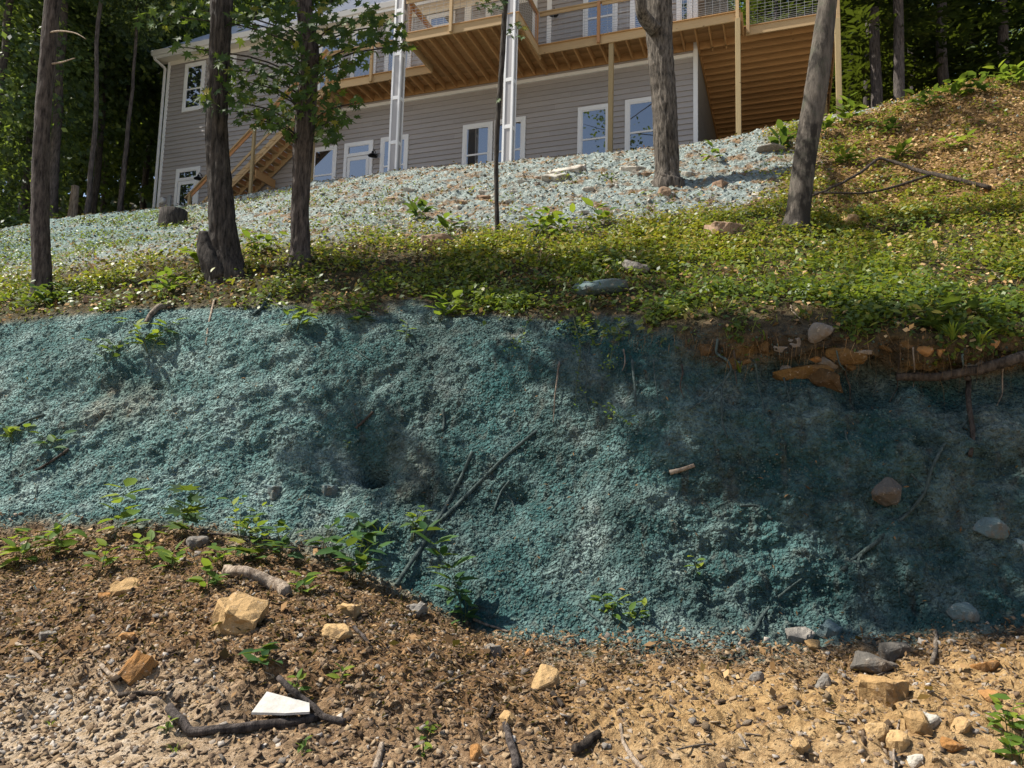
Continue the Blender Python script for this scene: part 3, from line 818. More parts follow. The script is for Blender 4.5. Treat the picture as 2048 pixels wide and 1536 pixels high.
for a0, a1 in ((-12.37, -10.73), (-10.63, BS0 - .06), (BS1 + .05, -2.84), (-2.74, 1.2)): mesh_panel((a0, TW - .012), (a1, TW - .012), ZD1 + .03, zt)
mesh_panel((BS0 + .1, BT - .012), (-6.91, BT - .012), ZD1 + .03, zt); mesh_panel((-6.81, BT - .012), (BS1, BT - .012), ZD1 + .03, zt)
mesh_panel((BS0 + .04, TW + .06), (BS0 + .04, BT - .2), ZD1 + .03, zt); mesh_panel((BS1 - .04, TW + .12), (BS1 - .04, BT - .1), ZD1 + .03, zt)
mesh_panel((XW0 + .21, WT - .012), (XW1 - .05, WT - .012), ZD1 + .03, zt)
mesh_panel((XW1 - .04, -9.3), (XW1 - .04, WT - .1), ZD1 + .03, zt)
# porch columns ------------------------------------------------------
def column(s0, t1, w=.30):
    s1, t0 = s0 + w, t1 - w; e = .018
    c = MB().box(s0 + e, s1 - e, t0 + e, t1 - e, 9.9, 18.2).build('column', M['colgrey'])
    f = MB(); q = .062
    for (a, b) in ((s0, s0 + q), (s1 - q, s1)): f.box(a, b, t1 - e - .002, t1, 9.9, 18.2)
    for (a, b) in ((t0, t0 + q), (t1 - e - .004 - q, t1 - e - .004)):
        f.box(s1 - e - .002, s1, a, b, 9.9, 18.2); f.box(s0, s0 + e + .002, a, b, 9.9, 18.2)
    z = 11.32
    while z < 18:
        f.box(s0 + q, s1 - q, t1 - e - .002, t1 - .002, z, z + .11)
        f.box(s1 - e - .002, s1 - .002, t0 + q, t1 - e - .006 - q, z, z + .11)
        f.box(s0 + .002, s0 + e + .002, t0 + q, t1 - e - .006 - q, z, z + .11)
        z += 1.42
    f.build('stile', M['trim'], c, .003)
column(-8.80, 3.15); column(-5.12, 3.15)
# porch roof held by the columns (above the picture)
pr = MB().hexa([(-9.1, 3.4, 17.95), (-4.4, 3.4, 17.95), (-4.4, .2, 17.95), (-9.1, .2, 17.95), (-9.1, 3.4, 18.1), (-4.4, 3.4, 18.1), (-4.4, .2, 19.3), (-9.1, .2, 19.3)]).build('porch_roof', M['soffit'])
# stairs: down to the left along the wall ------------------------------------------
sx0, sz0 = -12.6, ZD1 + .028
nst = 21; rise = (sz0 - 10.15) / nst; run = rise / .83
st = MB()
for (ta, tb) in ((.12, .16), (.63, .67), (1.16, 1.2)):
    xe = sx0 - nst * run
    st.hexa([(xe, ta, 10.15 - .27), (sx0, ta, sz0 - .38), (sx0, tb, sz0 - .38), (xe, tb, 10.15 - .27), (xe, ta, 10.15 + .06), (sx0, ta, sz0 - .05), (sx0, tb, sz0 - .05), (xe, tb, 10.15 + .06)])
stair = st.build('staircase', M['wood'])
for i in range(1, nst):
    z = sz0 - i * rise; s1 = sx0 - (i - 1) * run
    for k in (0, 1):
        a = s1 - run + k * (run * .5)
        hbox('tread', M['wood'], stair, a + .004, a + run * .5 - .006, .10, 1.24, z - .036, z)
    hbox('riser', M['woodr'], stair, s1 - .02, s1 - .003, .165, .625, z + .002, z + rise - .065)
    hbox('riser', M['woodr'], stair, s1 - .02, s1 - .003, .675, 1.155, z + .002, z + rise - .065)
    MB().hexa([(s1 - run, 1.205, z - rise * .9), (s1, 1.205, z - rise * .1), (s1, 1.215, z - rise * .1), (s1 - run, 1.215, z - rise * .9), (s1 - run, 1.205, z), (s1, 1.205, z), (s1, 1.215, z), (s1 - run, 1.215, z)]).build('stringer_notch', M['wood'], stair)
hbox('cross_brace', M['joistw'], stair, -15.3, -15.26, .1, 1.2, 11.75, 12.05)
def zline(s): return sz0 + (s - sx0) * .83
def snewel(s, top, bot): return MB().box(s - .05, s + .05, 1.205, 1.305, bot, top).build('newel_post', M['post'], stair, .004)
snewel(-15.4, zline(-15.4) + 1.12, 9.8); snewel(-18.12, zline(-18.12) + 1.2, 9.7)
for tt in (1.25, .06):
    off = 1.14
    MB().bar((-18.3, tt, zline(-18.3) + off), (-12.5, tt, zline(-12.5) + off), .14, .038).build('hand_rail', M['wood'], stair)
    MB().bar((-18.2, tt - .03, zline(-18.2) + off - .08), (-12.5, tt - .03, zline(-12.5) + off - .08), .036, .1).build('rail_board', M['woodr'], stair)
    if tt > 1: MB().bar((-17.9, tt - .03, zline(-17.9) + .28), (-12.6, tt - .03, zline(-12.6) + .28), .036, .09).build('rail_board', M['wood'], stair)
# wall lamps --------------------------------------------------------
def wlamp(s, z, t=.028):
    l = MB().box(s - .045, s + .045, t, t + .025, z - .07, z + .07).bar((s, t + .02, z), (s, t + .10, z + .14), .018).bar((s, t + .10, z + .14), (s, t + .22, z + .16), .018).bar((s, t + .22, z + .165), (s, t + .25, z + .05), .018).build('wall_lamp', M['black'])
    sh = MB(); n = 14; rr = [(.035, .07), (.05, .0), (.15, -.07), (.165, -.10)]
    for (r_, dz) in rr:
        for k in range(n): sh.v.append((s + r_ * math.cos(2 * math.pi * k / n), -(t + .25 + r_ * math.sin(2 * math.pi * k / n)), z + dz - HZ))
    for a in range(len(rr) - 1):
        for k in range(n): sh.f.append((a * n + k, a * n + (k + 1) % n, (a + 1) * n + (k + 1) % n, (a + 1) * n + k))
    sh.f.append(tuple(range(n)))
    o = sh.build('lamp_shade', M['black'], l)
wlamp(-11.08, 12.52); wlamp(-18.72, 12.52); wlamp(-9.62, 16.6); wlamp(-4.55, 16.55)
# electric meter by the left corner
em = MB().box(-20.36, -20.2, .03, .09, 11.0, 12.0).build('electric_meter', M['wire'])
gm = MB(); n = 14
for (r_, tt) in ((.13, .03), (.13, .12), (.10, .16)):
    for k in range(n): gm.v.append((-20.62 + r_ * math.cos(2 * math.pi * k / n), -tt, 11.82 - HZ + r_ * math.sin(2 * math.pi * k / n)))
for a in range(2):
    for k in range(n): gm.f.append((a * n + k, a * n + (k + 1) % n, (a + 1) * n + (k + 1) % n, (a + 1) * n + k))
gm.f.append(tuple(range(2 * n, 3 * n))); gm.build('meter_dial', M['trim'], em)
# ------------------------------------------------------------------ trees
def spline(pts, n):
    pts = np.asarray(pts, float); x = np.arange(len(pts), dtype=float)
    return pchip(x, pts, np.linspace(0, len(pts) - 1, n))

def tube_geo(path, radii, sides=8, ridge=0.0, rscale=.05, seed=0, zst=.10, cap=True, flare=None):
    path = np.asarray(path, float); n = len(path)
    d = np.gradient(path, axis=0); d /= np.linalg.norm(d, axis=1, keepdims=True) + 1e-9
    ref = np.array([0.0, 1.0, 0.05]) if abs(d[:, 2]).mean() > .7 else np.array([0, 0, 1.0])
    X = np.cross(d, ref); X /= np.linalg.norm(X, axis=1, keepdims=True) + 1e-9
    Y = np.cross(d, X)
    th = np.linspace(0, 2 * math.pi, sides, endpoint=False)
    R = np.repeat(np.asarray(radii, float)[:, None], sides, 1)
    if flare is not None: R = R * flare(n, th)
    ring = np.cos(th)[None, :, None] * X[:, None, :] + np.sin(th)[None, :, None] * Y[:, None, :]
    if ridge:
        L = np.concatenate([[0], np.cumsum(np.linalg.norm(np.diff(path, axis=0), axis=1))])
        q = np.stack([np.cos(th)[None, :] * R, np.sin(th)[None, :] * R, np.repeat(L[:, None], sides, 1) * zst], -1).reshape(-1, 3)
        r1 = 1 - (np.abs(vnoise(q, rscale, seed)) + .6 * np.abs(vnoise(q, rscale * .5, seed + 2))) * 1.7; r2 = vnoise(q, rscale * 4, seed + 5)
        R = R + (ridge * (0.7 * r1 + 0.6 * r2 - .2)).reshape(n, sides)
    V = (path[:, None, :] + ring * R[:, :, None]).reshape(-1, 3)
    i = np.arange(n * sides).reshape(n, sides); j = np.roll(i, -1, 1)
    Fq = np.stack([i[:-1], j[:-1], j[1:], i[1:]], -1).reshape(-1, 4)
    return V, Fq

def tube_obj(name, m, parent, path, radii, **k):
    V, Fq = tube_geo(path, radii, **k)
    # close the far end with a small fan collapsed to a point
    s = k.get('sides', 8); b = len(V) - s
    V = np.vstack([V, np.mean(V[b:], 0, keepdims=True), np.mean(V[:s], 0, keepdims=True)])
    c1, c0 = len(V) - 2, len(V) - 1
    cap = [[b + q, b + (q + 1) % s, c1, c1] for q in range(s)] + [[(q + 1) % s, q, c0, c0] for q in range(s)]
    Fq = [list(q) for q in Fq] + [q[:3] for q in cap]
    me = bpy.data.meshes.new(name); me.from_pydata([tuple(v) for v in V], [], [tuple(int(x) for x in q) for q in Fq])
    for p in me.polygons: p.use_smooth = True
    off = Vector(parent.location) if parent is not None else Vector([float(x) for x in path[0]])
    me.transform(Matrix.Translation(-off))
    o = link(name, me, parent, m)
    if parent is None: o.location = off
    return o

def px_path(pts, d, n):
    """photo positions with widths -> path and radii at distance d"""
    P = [at(x, y, d + dd) for (x, y, w, dd) in pts]; r = [w / 2 / FPX * d * .93 for (x, y, w, dd) in pts]
    return spline(P, n), spline(np.array(r)[:, None], n)[:, 0]

LEAF_Q = np.array([[0, 0, 0], [.5, .34, .06], [1, 0, -.06], [.5, -.34, .06]]); LEAF_QF = np.array([[0, 1, 2, 3]])
LEAF_O = np.array([[0, 0, 0], [.28, .22, .05], [.66, .19, .02], [1, 0, -.10], [.66, -.19, .02], [.28, -.22, .05], [.28, 0, -.015], [.66, 0, -.03]])
LEAF_OF = np.array([[0, 6, 1], [1, 6, 7], [1, 7, 2], [2, 7, 3], [0, 5, 6], [6, 5, 7], [5, 4, 7], [4, 3, 7]])
_mo = [(-150, .42), (-120, .30), (-95, .62), (-62, .34), (-48, .80), (-22, .40), (0, 1.0), (22, .40), (48, .80), (62, .34), (95, .62), (120, .30), (150, .42)]
LEAF_M = np.array([[0, 0, 0]] + [[r * math.cos(rad(a)) + .25, r * math.sin(rad(a)), -.12 * r * r + .05] for a, r in _mo]) * np.array([.75, .75, .75])
LEAF_MF = np.array([[0, k, k + 1] for k in range(1, len(_mo))])
def leaf_mesh(name, V, Fq, m):
    me = np_mesh(name, V, Fq, False); me.materials.append(m); return me
ME_MAPLE = leaf_mesh('maple_leaf', LEAF_M, LEAF_MF, M['maple1'])
ME_WEED = leaf_mesh('weed_leaf', LEAF_O, LEAF_OF, M['weed'])
ME_WEEDD = leaf_mesh('weed_leaf_dark', LEAF_O, LEAF_OF, M['weedd'])
_gr = np.array([[0, -.03, 0], [.35, -.035, .05], [.7, -.025, -.02], [1, 0, -.22], [.7, .025, -.02], [.35, .035, .05], [0, .03, 0]])
ME_GRASS = leaf_mesh('grass_blade', _gr, np.array([[0, 1, 5, 6], [1, 2, 4, 5], [2, 3, 4, 4]])[:, :], M['weed']) if False else leaf_mesh('grass_blade', _gr, np.array([[0, 1, 6], [1, 5, 6], [1, 2, 5], [2, 4, 5], [2, 3, 4]]), M['weed'])

def leaf_obj(me, parent, p, n, size, spin=None):
    Mx = frames(np.array([n]), None if spin is None else np.array([spin]))[0] * size
    o = bpy.data.objects.new('leaf', me); COL.objects.link(o)
    o.parent = parent
    o.matrix_basis = Matrix(((Mx[0, 0], Mx[0, 1], Mx[0, 2], p[0]), (Mx[1, 0], Mx[1, 1], Mx[1, 2], p[1]), (Mx[2, 0], Mx[2, 1], Mx[2, 2], p[2]), (0, 0, 0, 1)))
    return o

def leafcloud(name, m, parent, P, Nrm, size, tint, jitter=.55, TV=LEAF_Q, TF=LEAF_QF):
    Fm = frames(Nrm, None, jitter) * size[:, None, None]
    off = np.array(parent.location) if parent is not None else np.zeros(3)
    me = scatter_mesh(name, TV, TF, P - off, Fm, tint)
    return link(name, me, parent, m)

def big_tree(name, label, bark, pts, d, sides, ridge, rscale, top=13.0, nr=150, flare=None, cat='tree', seed=1, lean=(0, 0)):
    base, _ = T(pts[0][0], pts[0][1] - 2)
    d0 = base[1] if d is None else d
    path, rr = px_path(pts, d0, nr)
    t = empty(name, tuple(path[0])); tag(t, label, cat)
    # into the ground, and on above the picture
    dn = np.array([path[0] - np.array([0, 0, .45])]); up = path[-1] - path[-int(nr * .3)]; up /= np.linalg.norm(up)
    hgt = max(2.0, top - path[-1][2]); ext = np.array([path[-1] + (up * k / 8 * hgt) + np.array([lean[0], lean[1], 0]) * (k / 8) ** 2 for k in range(1, 9)])
    er = rr[-1] * np.linspace(.97, .35, 8)
    P = np.vstack([dn, path, ext]); R = np.concatenate([[rr[0] * 1.05], rr, er])
    fl = None
    if flare:
        def fl(n, th):
            k = np.exp(-np.arange(n) / (nr * flare[0]))[:, None]
            return 1 + k * (flare[1] + flare[2] * np.cos(th * 4 + seed)[None, :])
    tr = tube_obj('trunk', M[bark], t, P, R, sides=sides, ridge=ridge, rscale=rscale, seed=seed, flare=fl)
    t['_tip'] = tuple(ext[-1]); 
    return t, P, R

t1, P1, R1 = big_tree('poplar_tree', 'straight grey-brown tree trunk standing farthest left in the front row at the bank edge', 'bark', [(84, 596, 42, 0), (84, 540, 38, 0), (80, 400, 36, 0), (88, 200, 33, 0), (106, 0, 33, 0)], None, 26, .016, .04, 14, nr=200, seed=3, flare=(.06, .16, .1))
t2, P2, R2 = big_tree('oak_tree', 'thick dark oak trunk with charred stub at its foot beside the maple', 'bark_dark', [(458, 556, 78, 0), (450, 500, 66, 0), (442, 400, 54, 0), (434, 250, 48, 0), (440, 100, 47, 0), (444, 0, 49, 0)], None, 48, .034, .045, 15, nr=220, seed=9, flare=(.06, .15, .14))
t3, P3, R3 = big_tree('maple_tree', 'dark-barked maple with lobed green leaves in front of the staircase', 'bark', [(600, 528, 46, 0), (600, 480, 40, 0), (600, 400, 37, 0), (608, 260, 42, 0), (620, 130, 38, 0), (606, 0, 37, 0)], None, 36, .024, .045, 14, nr=200, seed=15, flare=(.06, .22, .14))
t4, P4, R4 = big_tree('maple_sapling', 'thin crooked maple sapling with a few bright leaves in front of the right porch column', 'bark_dark', [(995, 466, 11, 0), (993, 400, 10, 0), (993, 300, 11, 0), (996, 230, 11, 0), (1003, 140, 12, 0), (1011, 0, 12, 0)], None, 12, .006, .03, 9.5, seed=21, cat='sapling')
t5, P5, R5 = big_tree('oak_tree', 'big furrowed grey trunk with upper left stub, near the right end of the wall', 'bark_oak', [(1334, 366, 62, 0), (1334, 340, 54, 0), (1328, 200, 54, 0), (1319, 80, 57, 0), (1316, 0, 62, 0)], None, 52, .042, .05, 17, nr=220, seed=27, flare=(.06, .2, .10))
t6, P6, R6 = big_tree('beech_tree', 'leaning mottled trunk with dark patches in front of the right deck wing', 'bark_beech', [(1592, 460, 62, 0), (1597, 420, 52, 0), (1612, 300, 50, 0), (1634, 165, 51, 0), (1656, 0, 42, 0)], None, 28, .010, .09, 15, seed=33, flare=(.06, .2, .12), lean=(.6, 0))
# stub on the dark oak, fork stub on the furrowed oak
b = P2[12]
tube_obj('stub', M['bark_dark'], t2, spline([at(440, 560, P2[3][1] - .12), at(420, 520, P2[3][1] - .14), at(411, 490, P2[3][1] - .12), at(409, 466, P2[3][1] - .10)], 20), np.linspace(.20, .085, 20), sides=18, ridge=.025, rscale=.05, seed=4)
tube_obj('branch', M['bark_oak'], t5, spline([at(1312, 62, P5[60][1] - .25), at(1292, 40, P5[60][1] - .35), at(1283, 20, P5[60][1] - .5), at(1279, -40, P5[60][1] - .6), at(1250, -160, P5[60][1] - .8)], 24), np.linspace(.17, .10, 24), sides=16, ridge=.02, rscale=.05, seed=8)
# dead twigs on the left poplar
for q in ([(96, 66, 0), (120, 62, -.3), (150, 66, -.5), (172, 78, -.7)], [(100, 128, 0), (125, 124, -.2), (150, 116, -.4)]):
    tube_obj('branch', M['deadpale'], t1, spline([at(x, y, P1[80][1] + dd) for x, y, dd in q], 12), np.linspace(.018, .006, 12), sides=6)

# canopies above the picture: leaf clumps hung where their shade falls on the slope below
def canopy(tree, P, blobs, size=.2, m='maple', name='crown', tw='bark'):
    tip = P[-1]; pts = []; nn = []
    for (px, py, rpx, ryx, lai, h) in blobs:
        c, n = T(px, py)
        dd = c[1]; rx = rpx * dd / FPX; ry = ryx * dd / FPX
        cnt = int(1.3 * lai * math.pi * rx * max(ry * 1.3, .35) / (.34 * size * size) * 1.15)
        k = RNG.uniform(0, 2 * math.pi, cnt); r = np.sqrt(RNG.uniform(0, 1, cnt))
        # place on the slope, then up along the sun's direction
        X = px + rpx * r * np.cos(k); Y = py + ryx * r * np.sin(k)
        G = np.array([T(a, b)[0] for a, b in zip(X[::6], Y[::6])])
        G = np.repeat(G, 6, 0)[:cnt] + RNG.normal(0, .10, (cnt, 3))
        hh = h + RNG.uniform(-1.3, 1.3, cnt)
        Q = G + SUN[None, :] * hh[:, None]
        pts.append(Q); cc = Q.mean(0)
        i = int(np.argmin(np.linalg.norm(P - (cc - np.array([0, 0, 1.5])), axis=1))); a = P[max(i, len(P) - 7)]
        tube_obj('branch', M[tw], tree, spline([a, (a + cc) / 2 + np.array([0, 0, .7]), cc, cc + (cc - a) * .12], 12), np.linspace(.035, .008, 12), sides=6)
    Q = np.vstack(pts)
    leafcloud(name, M[m], tree, Q, np.tile([0, 0, 1.0], (len(Q), 1)), RNG.uniform(.7, 1.25, len(Q)) * size, RNG.uniform(0, 1, len(Q)))
SHADE = {
 1: [(1130, 700, 130, 60, 1.0, 11), (1270, 745, 150, 75, 1.8, 11.5), (730, 920, 170, 90, .75, 10)],
 2: [(1560, 800, 240, 110, 1.9, 11), (1480, 900, 160, 80, 1.2, 11), (1000, 560, 170, 45, 3.2, 12), (1150, 590, 130, 45, 2.6, 12), (740, 600, 150, 45, 2.0, 11)],
 3: [(1820, 850, 210, 120, 1.9, 12), (1740, 970, 150, 110, 1.5, 12), (1930, 1050, 140, 120, 1.6, 12), (1270, 545, 120, 45, 1.6, 12.5), (1330, 640, 120, 50, 1.2, 12)],
 5: [(1900, 1190, 130, 45, 1.8, 13), (1980, 1230, 90, 60, 1.6, 13), (1760, 1290, 100, 30, 1.4, 13), (1680, 690, 200, 36, 1.4, 13), (1940, 700, 130, 40, 1.8, 13), (1660, 440, 120, 22, 1.2, 14)],
 6: [(1930, 225, 90, 40, 1.6, 13), (1800, 255, 70, 24, 1.2, 13), (1560, 440, 80, 30, 1.0, 14)],
}
for k, (tt, PP) in {1: (t1, P1), 2: (t2, P2), 3: (t3, P3), 5: (t5, P5), 6: (t6, P6)}.items(): canopy(tt, PP, SHADE[k])

# the maple's leaves in view: the nearest 300 singly, the rest as one mass
MAP = [(545, 40, 100, 50, 70), (690, 45, 90, 45, 75), (640, 110, 80, 50, 70), (560, 120, 70, 45, 55), (500, 165, 60, 35, 45), (450, 200, 55, 25, 26), (420, 215, 26, 14, 8), (560, 190, 70, 45, 60), (640, 190, 45, 60, 55), (655, 245, 30, 45, 36), (545, 240, 50, 22, 22), (500, 235, 30, 14, 9), (775, 50, 45, 28, 26), (740, 92, 60, 14, 22), (800, 92, 26, 16, 14), (700, 125, 40, 25, 14), (690, 232, 22, 8, 5), (715, 205, 12, 14, 6), (455, 135, 30, 26, 9), (425, 110, 20, 20, 5), (600, 60, 90, 60, 50), (580, 265, 26, 14, 8), (470, 40, 30, 30, 6), (375, 95, 34, 26, 9), (330, 30, 70, 24, 22), (400, 20, 40, 30, 16)]
d3 = P3[20][1]; allp = []
for (cx, cy, rx, ry, n) in MAP:
    c = at(cx, cy, d3 - .25)
    i = int(np.argmin(np.abs(P3[:, 2] - (c[2] - .35)))); a = P3[i]
    e = at(cx + (cx - 610) * .12, cy + 4, d3 - .35)
    tube_obj('twig', M['bark_dark'], t3, spline([a, a * .5 + c * .5 + np.array([0, 0, .12]), c, e], 10), np.linspace(.017, .004, 10), sides=5)
    for _ in range(int(n * 1.45)):
        r = math.sqrt(random.random()); k = random.uniform(0, 6.283)
        allp.append(at(cx + rx * r * math.cos(k), cy + ry * r * math.sin(k), d3 + random.uniform(-.85, .35)))
random.shuffle(allp)
o3 = np.array(t3.location)
for p in allp[:300]:
    leaf_obj(ME_MAPLE, t3, p - o3, np.array([random.gauss(-.1, .55), random.gauss(-1.0, .4), random.uniform(-.1, 1.1)]), random.uniform(.13, .205), np.array([random.gauss(0, .6), 0, -1.0]))
rest = np.array(allp[300:])
nr_ = np.stack([RNG.normal(-.1, .55, len(rest)), RNG.normal(-1.0, .4, len(rest)), RNG.uniform(-.1, 1.1, len(rest))], 1)
tag(leafcloud('foliage', M['maple'], t3, rest, nr_, RNG.uniform(.13, .20, len(rest)), RNG.uniform(0, 1, len(rest)), 0, LEAF_M, LEAF_MF), kind='stuff')
o4 = np.array(t4.location); d4 = P4[20][1]
for (cx, cy, rx, ry, n) in [(985, 8, 32, 14, 22), (1030, 58, 17, 20, 16), (1010, -20, 50, 16, 22), (1003, 198, 6, 3, 2)]:
    if n > 4: tube_obj('twig', M['bark_dark'], t4, spline([at(1010, cy + 14, d4), at((1010 + cx) / 2, cy + 4, d4 - .1), at(cx, cy, d4 - .15)], 8), np.linspace(.012, .004, 8), sides=5)
    for _ in range(n):
        p = at(cx + random.uniform(-rx, rx), cy + random.uniform(-ry, ry), d4 + random.uniform(-.5, .2))
        leaf_obj(ME_MAPLE, t4, p - o4, np.array([random.gauss(0, .5), random.gauss(-1, .4), .5]), random.uniform(.10, .16), np.array([random.gauss(0, .6), -.3, -.5]))

# ------------------------------------------------------------------ the woods behind
far_i = np.nonzero(VV > 8.5)[0][::2]
FG = GT[far_i][:, ::3].reshape(-1, 3)
def gz(x, y):
    k = np.argmin((FG[:, 0] - x) ** 2 + (FG[:, 1] - y) ** 2); return FG[k, 2]
def crown_tpl(seed, rx, h, n, ls):
    g = np.random.default_rng(seed); nc = n // 16
    u = g.normal(0, 1, (nc, 3)); u /= np.linalg.norm(u, axis=1, keepdims=True)
    c = u * (g.uniform(.25, 1, (nc, 1)) ** .45) * np.array([rx, rx, h / 2])
    c[:, :2] *= (1.12 - .35 * (c[:, 2:] / (h / 2)))
    P = np.repeat(c, 16, 0) + g.normal(0, .32, (nc * 16, 3)) * np.array([1, 1, .6])
    Nn = np.repeat(u * .5, 16, 0) + np.array([0, 0, .8])
    tint = np.clip(np.repeat(g.uniform(0, 1, nc) ** 1.4, 16) + g.normal(0, .15, nc * 16), 0, 1)
    me = scatter_mesh('crown', LEAF_Q, LEAF_QF, P, frames(Nn, None, .5) * (g.uniform(.7, 1.3, (len(P), 1, 1)) * ls), tint)
    me.materials.append(M['forest']); return me
def hemlock_tpl(seed, R, h, ls):
    g = np.random.default_rng(seed); P = []; Z = []; X = []
    z = 0.0
    while z < h:
        f = 1 - z / h
        for _ in range(4):
            a = g.uniform(0, 6.283); L = R * (f ** .7) * g.uniform(.6, 1.1); dirv = np.array([math.cos(a), math.sin(a), 0])
            k = int(5 + L * 9); s = g.uniform(.15, 1, k)
            side = np.cross(dirv, [0, 0, 1])
            p = dirv[None, :] * (s * L)[:, None] + side[None, :] * (g.normal(0, .16, k) * (1.1 - s))[:, None] * L + np.array([0, 0, 1])[None, :] * (z - .28 * s ** 1.6 * L + g.normal(0, .05, k))[:, None]
            P.append(p); Z.append(np.tile([0, 0, 1.0], (k, 1))); X.append(dirv[None, :] + side[None, :] * g.normal(0, .8, (k, 1)) + np.array([0, 0, -.25]))
        z += .30
    P = np.vstack(P); Z = np.vstack(Z) + g.normal(0, .22, P.shape); X = np.vstack(X)
    me = scatter_mesh('crown', LEAF_Q * np.array([1, .5, 1]), LEAF_QF, P, frames(Z, X) * (g.uniform(.7, 1.4, (len(P), 1, 1)) * ls), np.clip(g.normal(.45, .25, len(P)), 0, 1))
    me.materials.append(M['hemlock']); return me
CR = [crown_tpl(1, 2.9, 14, 9000, .25), crown_tpl(2, 3.3, 13, 9000, .27), crown_tpl(3, 2.5, 15, 9000, .24)]
HM = [hemlock_tpl(5, 3.2, 17, .42), hemlock_tpl(6, 2.8, 19, .40)]
SHR = [crown_tpl(8, 1.1, 1.7, 1500, .17), crown_tpl(9, 1.4, 1.5, 1500, .18)]
def forest_tree(px, y, r, H, kind, cz, label, group, pxtop=None, crown=True, sc=1.0):
    x = ray(px, 420 if px < 700 else 230)[0] * y; z = gz(x, y)
    t = empty('hemlock_tree' if kind == 'h' else 'forest_tree', (x, y, z - .2)); tag(t, label, 'tree', group)
    dx = 0 if pxtop is None else (ray(pxtop, 0)[0] - ray(px, 420 if px < 700 else 230)[0]) * y * 1.6
    path = spline([(0, 0, 0), (dx * .3 + random.gauss(0, .08), 0, H * .3), (dx * .7 + random.gauss(0, .1), 0, H * .6), (dx, 0, H)], 16)
    path[:, 0] += vnoise(path * 3, 2.0, int(px) + 7) * .06
    V, Fq = tube_geo(path, r * np.linspace(1.1, .45, 16), 10, r * .1, r * .4, int(px))
    link('trunk', np_mesh('trunk', V, Fq, True), t, M['bark_far'])
    if crown:
        me = random.choice(HM if kind == 'h' else CR)
        o = bpy.data.objects.new('crown', me); COL.objects.link(o); o.parent = t
        o.location = (dx * .6, 0, cz); o.rotation_euler = (0, 0, random.uniform(0, 6.28)); s = sc * random.uniform(.9, 1.12); o.scale = (s, s, s)
    return t
GL = 'trees of the dark woods left of the house'; GRR = 'trees of the dark woods right of the house'; GB = 'trees behind the house'
LL = 'tall tree in the dark woods left of the house'
forest_tree(108, 25.0, .17, 22, 'd', 17, 'slim pale trunk rising close behind the farthest left front-row trunk', None, 122)
forest_tree(122, 29.0, .13, 19, 'd', 15, 'thin grey trunk just right of the slim pale one behind the left front-row tree', None, 130)
forest_tree(175, 24.5, .09, 13, 'd', 12, 'thin bare trunk right of the pale broken snag at the left woods edge', None, None, True, .5)
forest_tree(240, 26, .08, 12, 'd', 11, 'thinnest bare trunk in the left woods, nearest to the house corner', None, None, True, .5)
for px, y, r, H, cz, sc in [(-25, 25, .16, 17, 7.5, .8), (40, 28, .15, 18, 10, .8), (-70, 29, .2, 12, 5, .65), (15, 33, .2, 23, 12, 1), (182, 31, .14, 20, 12.5, .95), (240, 33, .12, 20, 13, 1), (285, 37, .16, 23, 12.5, 1.05), (60, 41, .22, 26, 13, 1.1), (160, 43, .2, 26, 14, 1.15), (330, 45, .22, 27, 14, 1.15), (-10, 47, .25, 28, 15, 1.2), (250, 50, .2, 28, 15, 1.2), (400, 52, .2, 28, 16, 1.2), (110, 54, .2, 30, 16, 1.25), (340, 39, .15, 22, 12, 1), (205, 40, .15, 24, 11, 1)]:
    forest_tree(px, y, r, H, 'd', cz, LL, GL, None, True, sc)
for px, y, r, H, cz in [(480, 50, .2, 28, 17), (560, 54, .2, 30, 18), (640, 52, .2, 30, 18), (900, 50, .25, 30, 18), (1150, 48, .25, 30, 18), (1350, 47, .25, 30, 17)]:
    forest_tree(px, y, r, H, 'd', cz, 'tall tree in the woods behind the house roof', GB, None, True, 1.25)
RL = 'dark tree in the woods right of the deck wing'
forest_tree(1748, 25, .19, 21, 'h', 5.5, 'nearest grey hemlock trunk right of the deck post with light lower sprays', None, 1746)
forest_tree(1800, 24, .18, 21, 'h', 6.5, 'second grey hemlock trunk to the right of the deck post, bare at its foot', None, 1796)
forest_tree(1726, 29, .14, 19, 'h', 5, 'slim hemlock trunk half hidden between the deck post and the nearest hemlock', None, 1740)
for px, y, r, H, cz, k in [(1560, 38, .2, 22, 8, 'h'), (1592, 40, .22, 22, 9, 'h'), (1660, 42, .2, 24, 8, 'h'), (1700, 36, .18, 22, 6, 'h'), (1830, 32, .2, 22, 4, 'h'), (1890, 28, .22, 22, 4, 'h'), (1950, 33, .22, 23, 4, 'h'), (2010, 29, .22, 22, 4, 'h'), (2080, 33, .25, 24, 4, 'h'), (1770, 39, .2, 25, 5, 'h'), (1900, 42, .2, 26, 10, 'd'), (2010, 44, .2, 26, 10, 'd'), (1650, 50, .22, 28, 12, 'd'), (1780, 52, .22, 28, 12, 'd'), (1500, 48, .2, 28, 12, 'd'), (2160, 30, .25, 24, 4, 'h'), (2120, 44, .2, 27, 11, 'd')]:
    forest_tree(px, y, r, H, k, cz, RL, GRR, None, True, 1.05)
# snag in the left woods
sp = [at(141, 470, 26), at(146, 420, 26), at(151, 372, 26)]
sn = empty('tree_snag', tuple(sp[0])); tag(sn, 'short broken pale snag standing at the edge of the left woods', 'tree stump')
tube_obj('trunk', M['deadpale'], sn, spline(sp, 14), np.linspace(.17, .12, 14), sides=12, ridge=.015, rscale=.05)
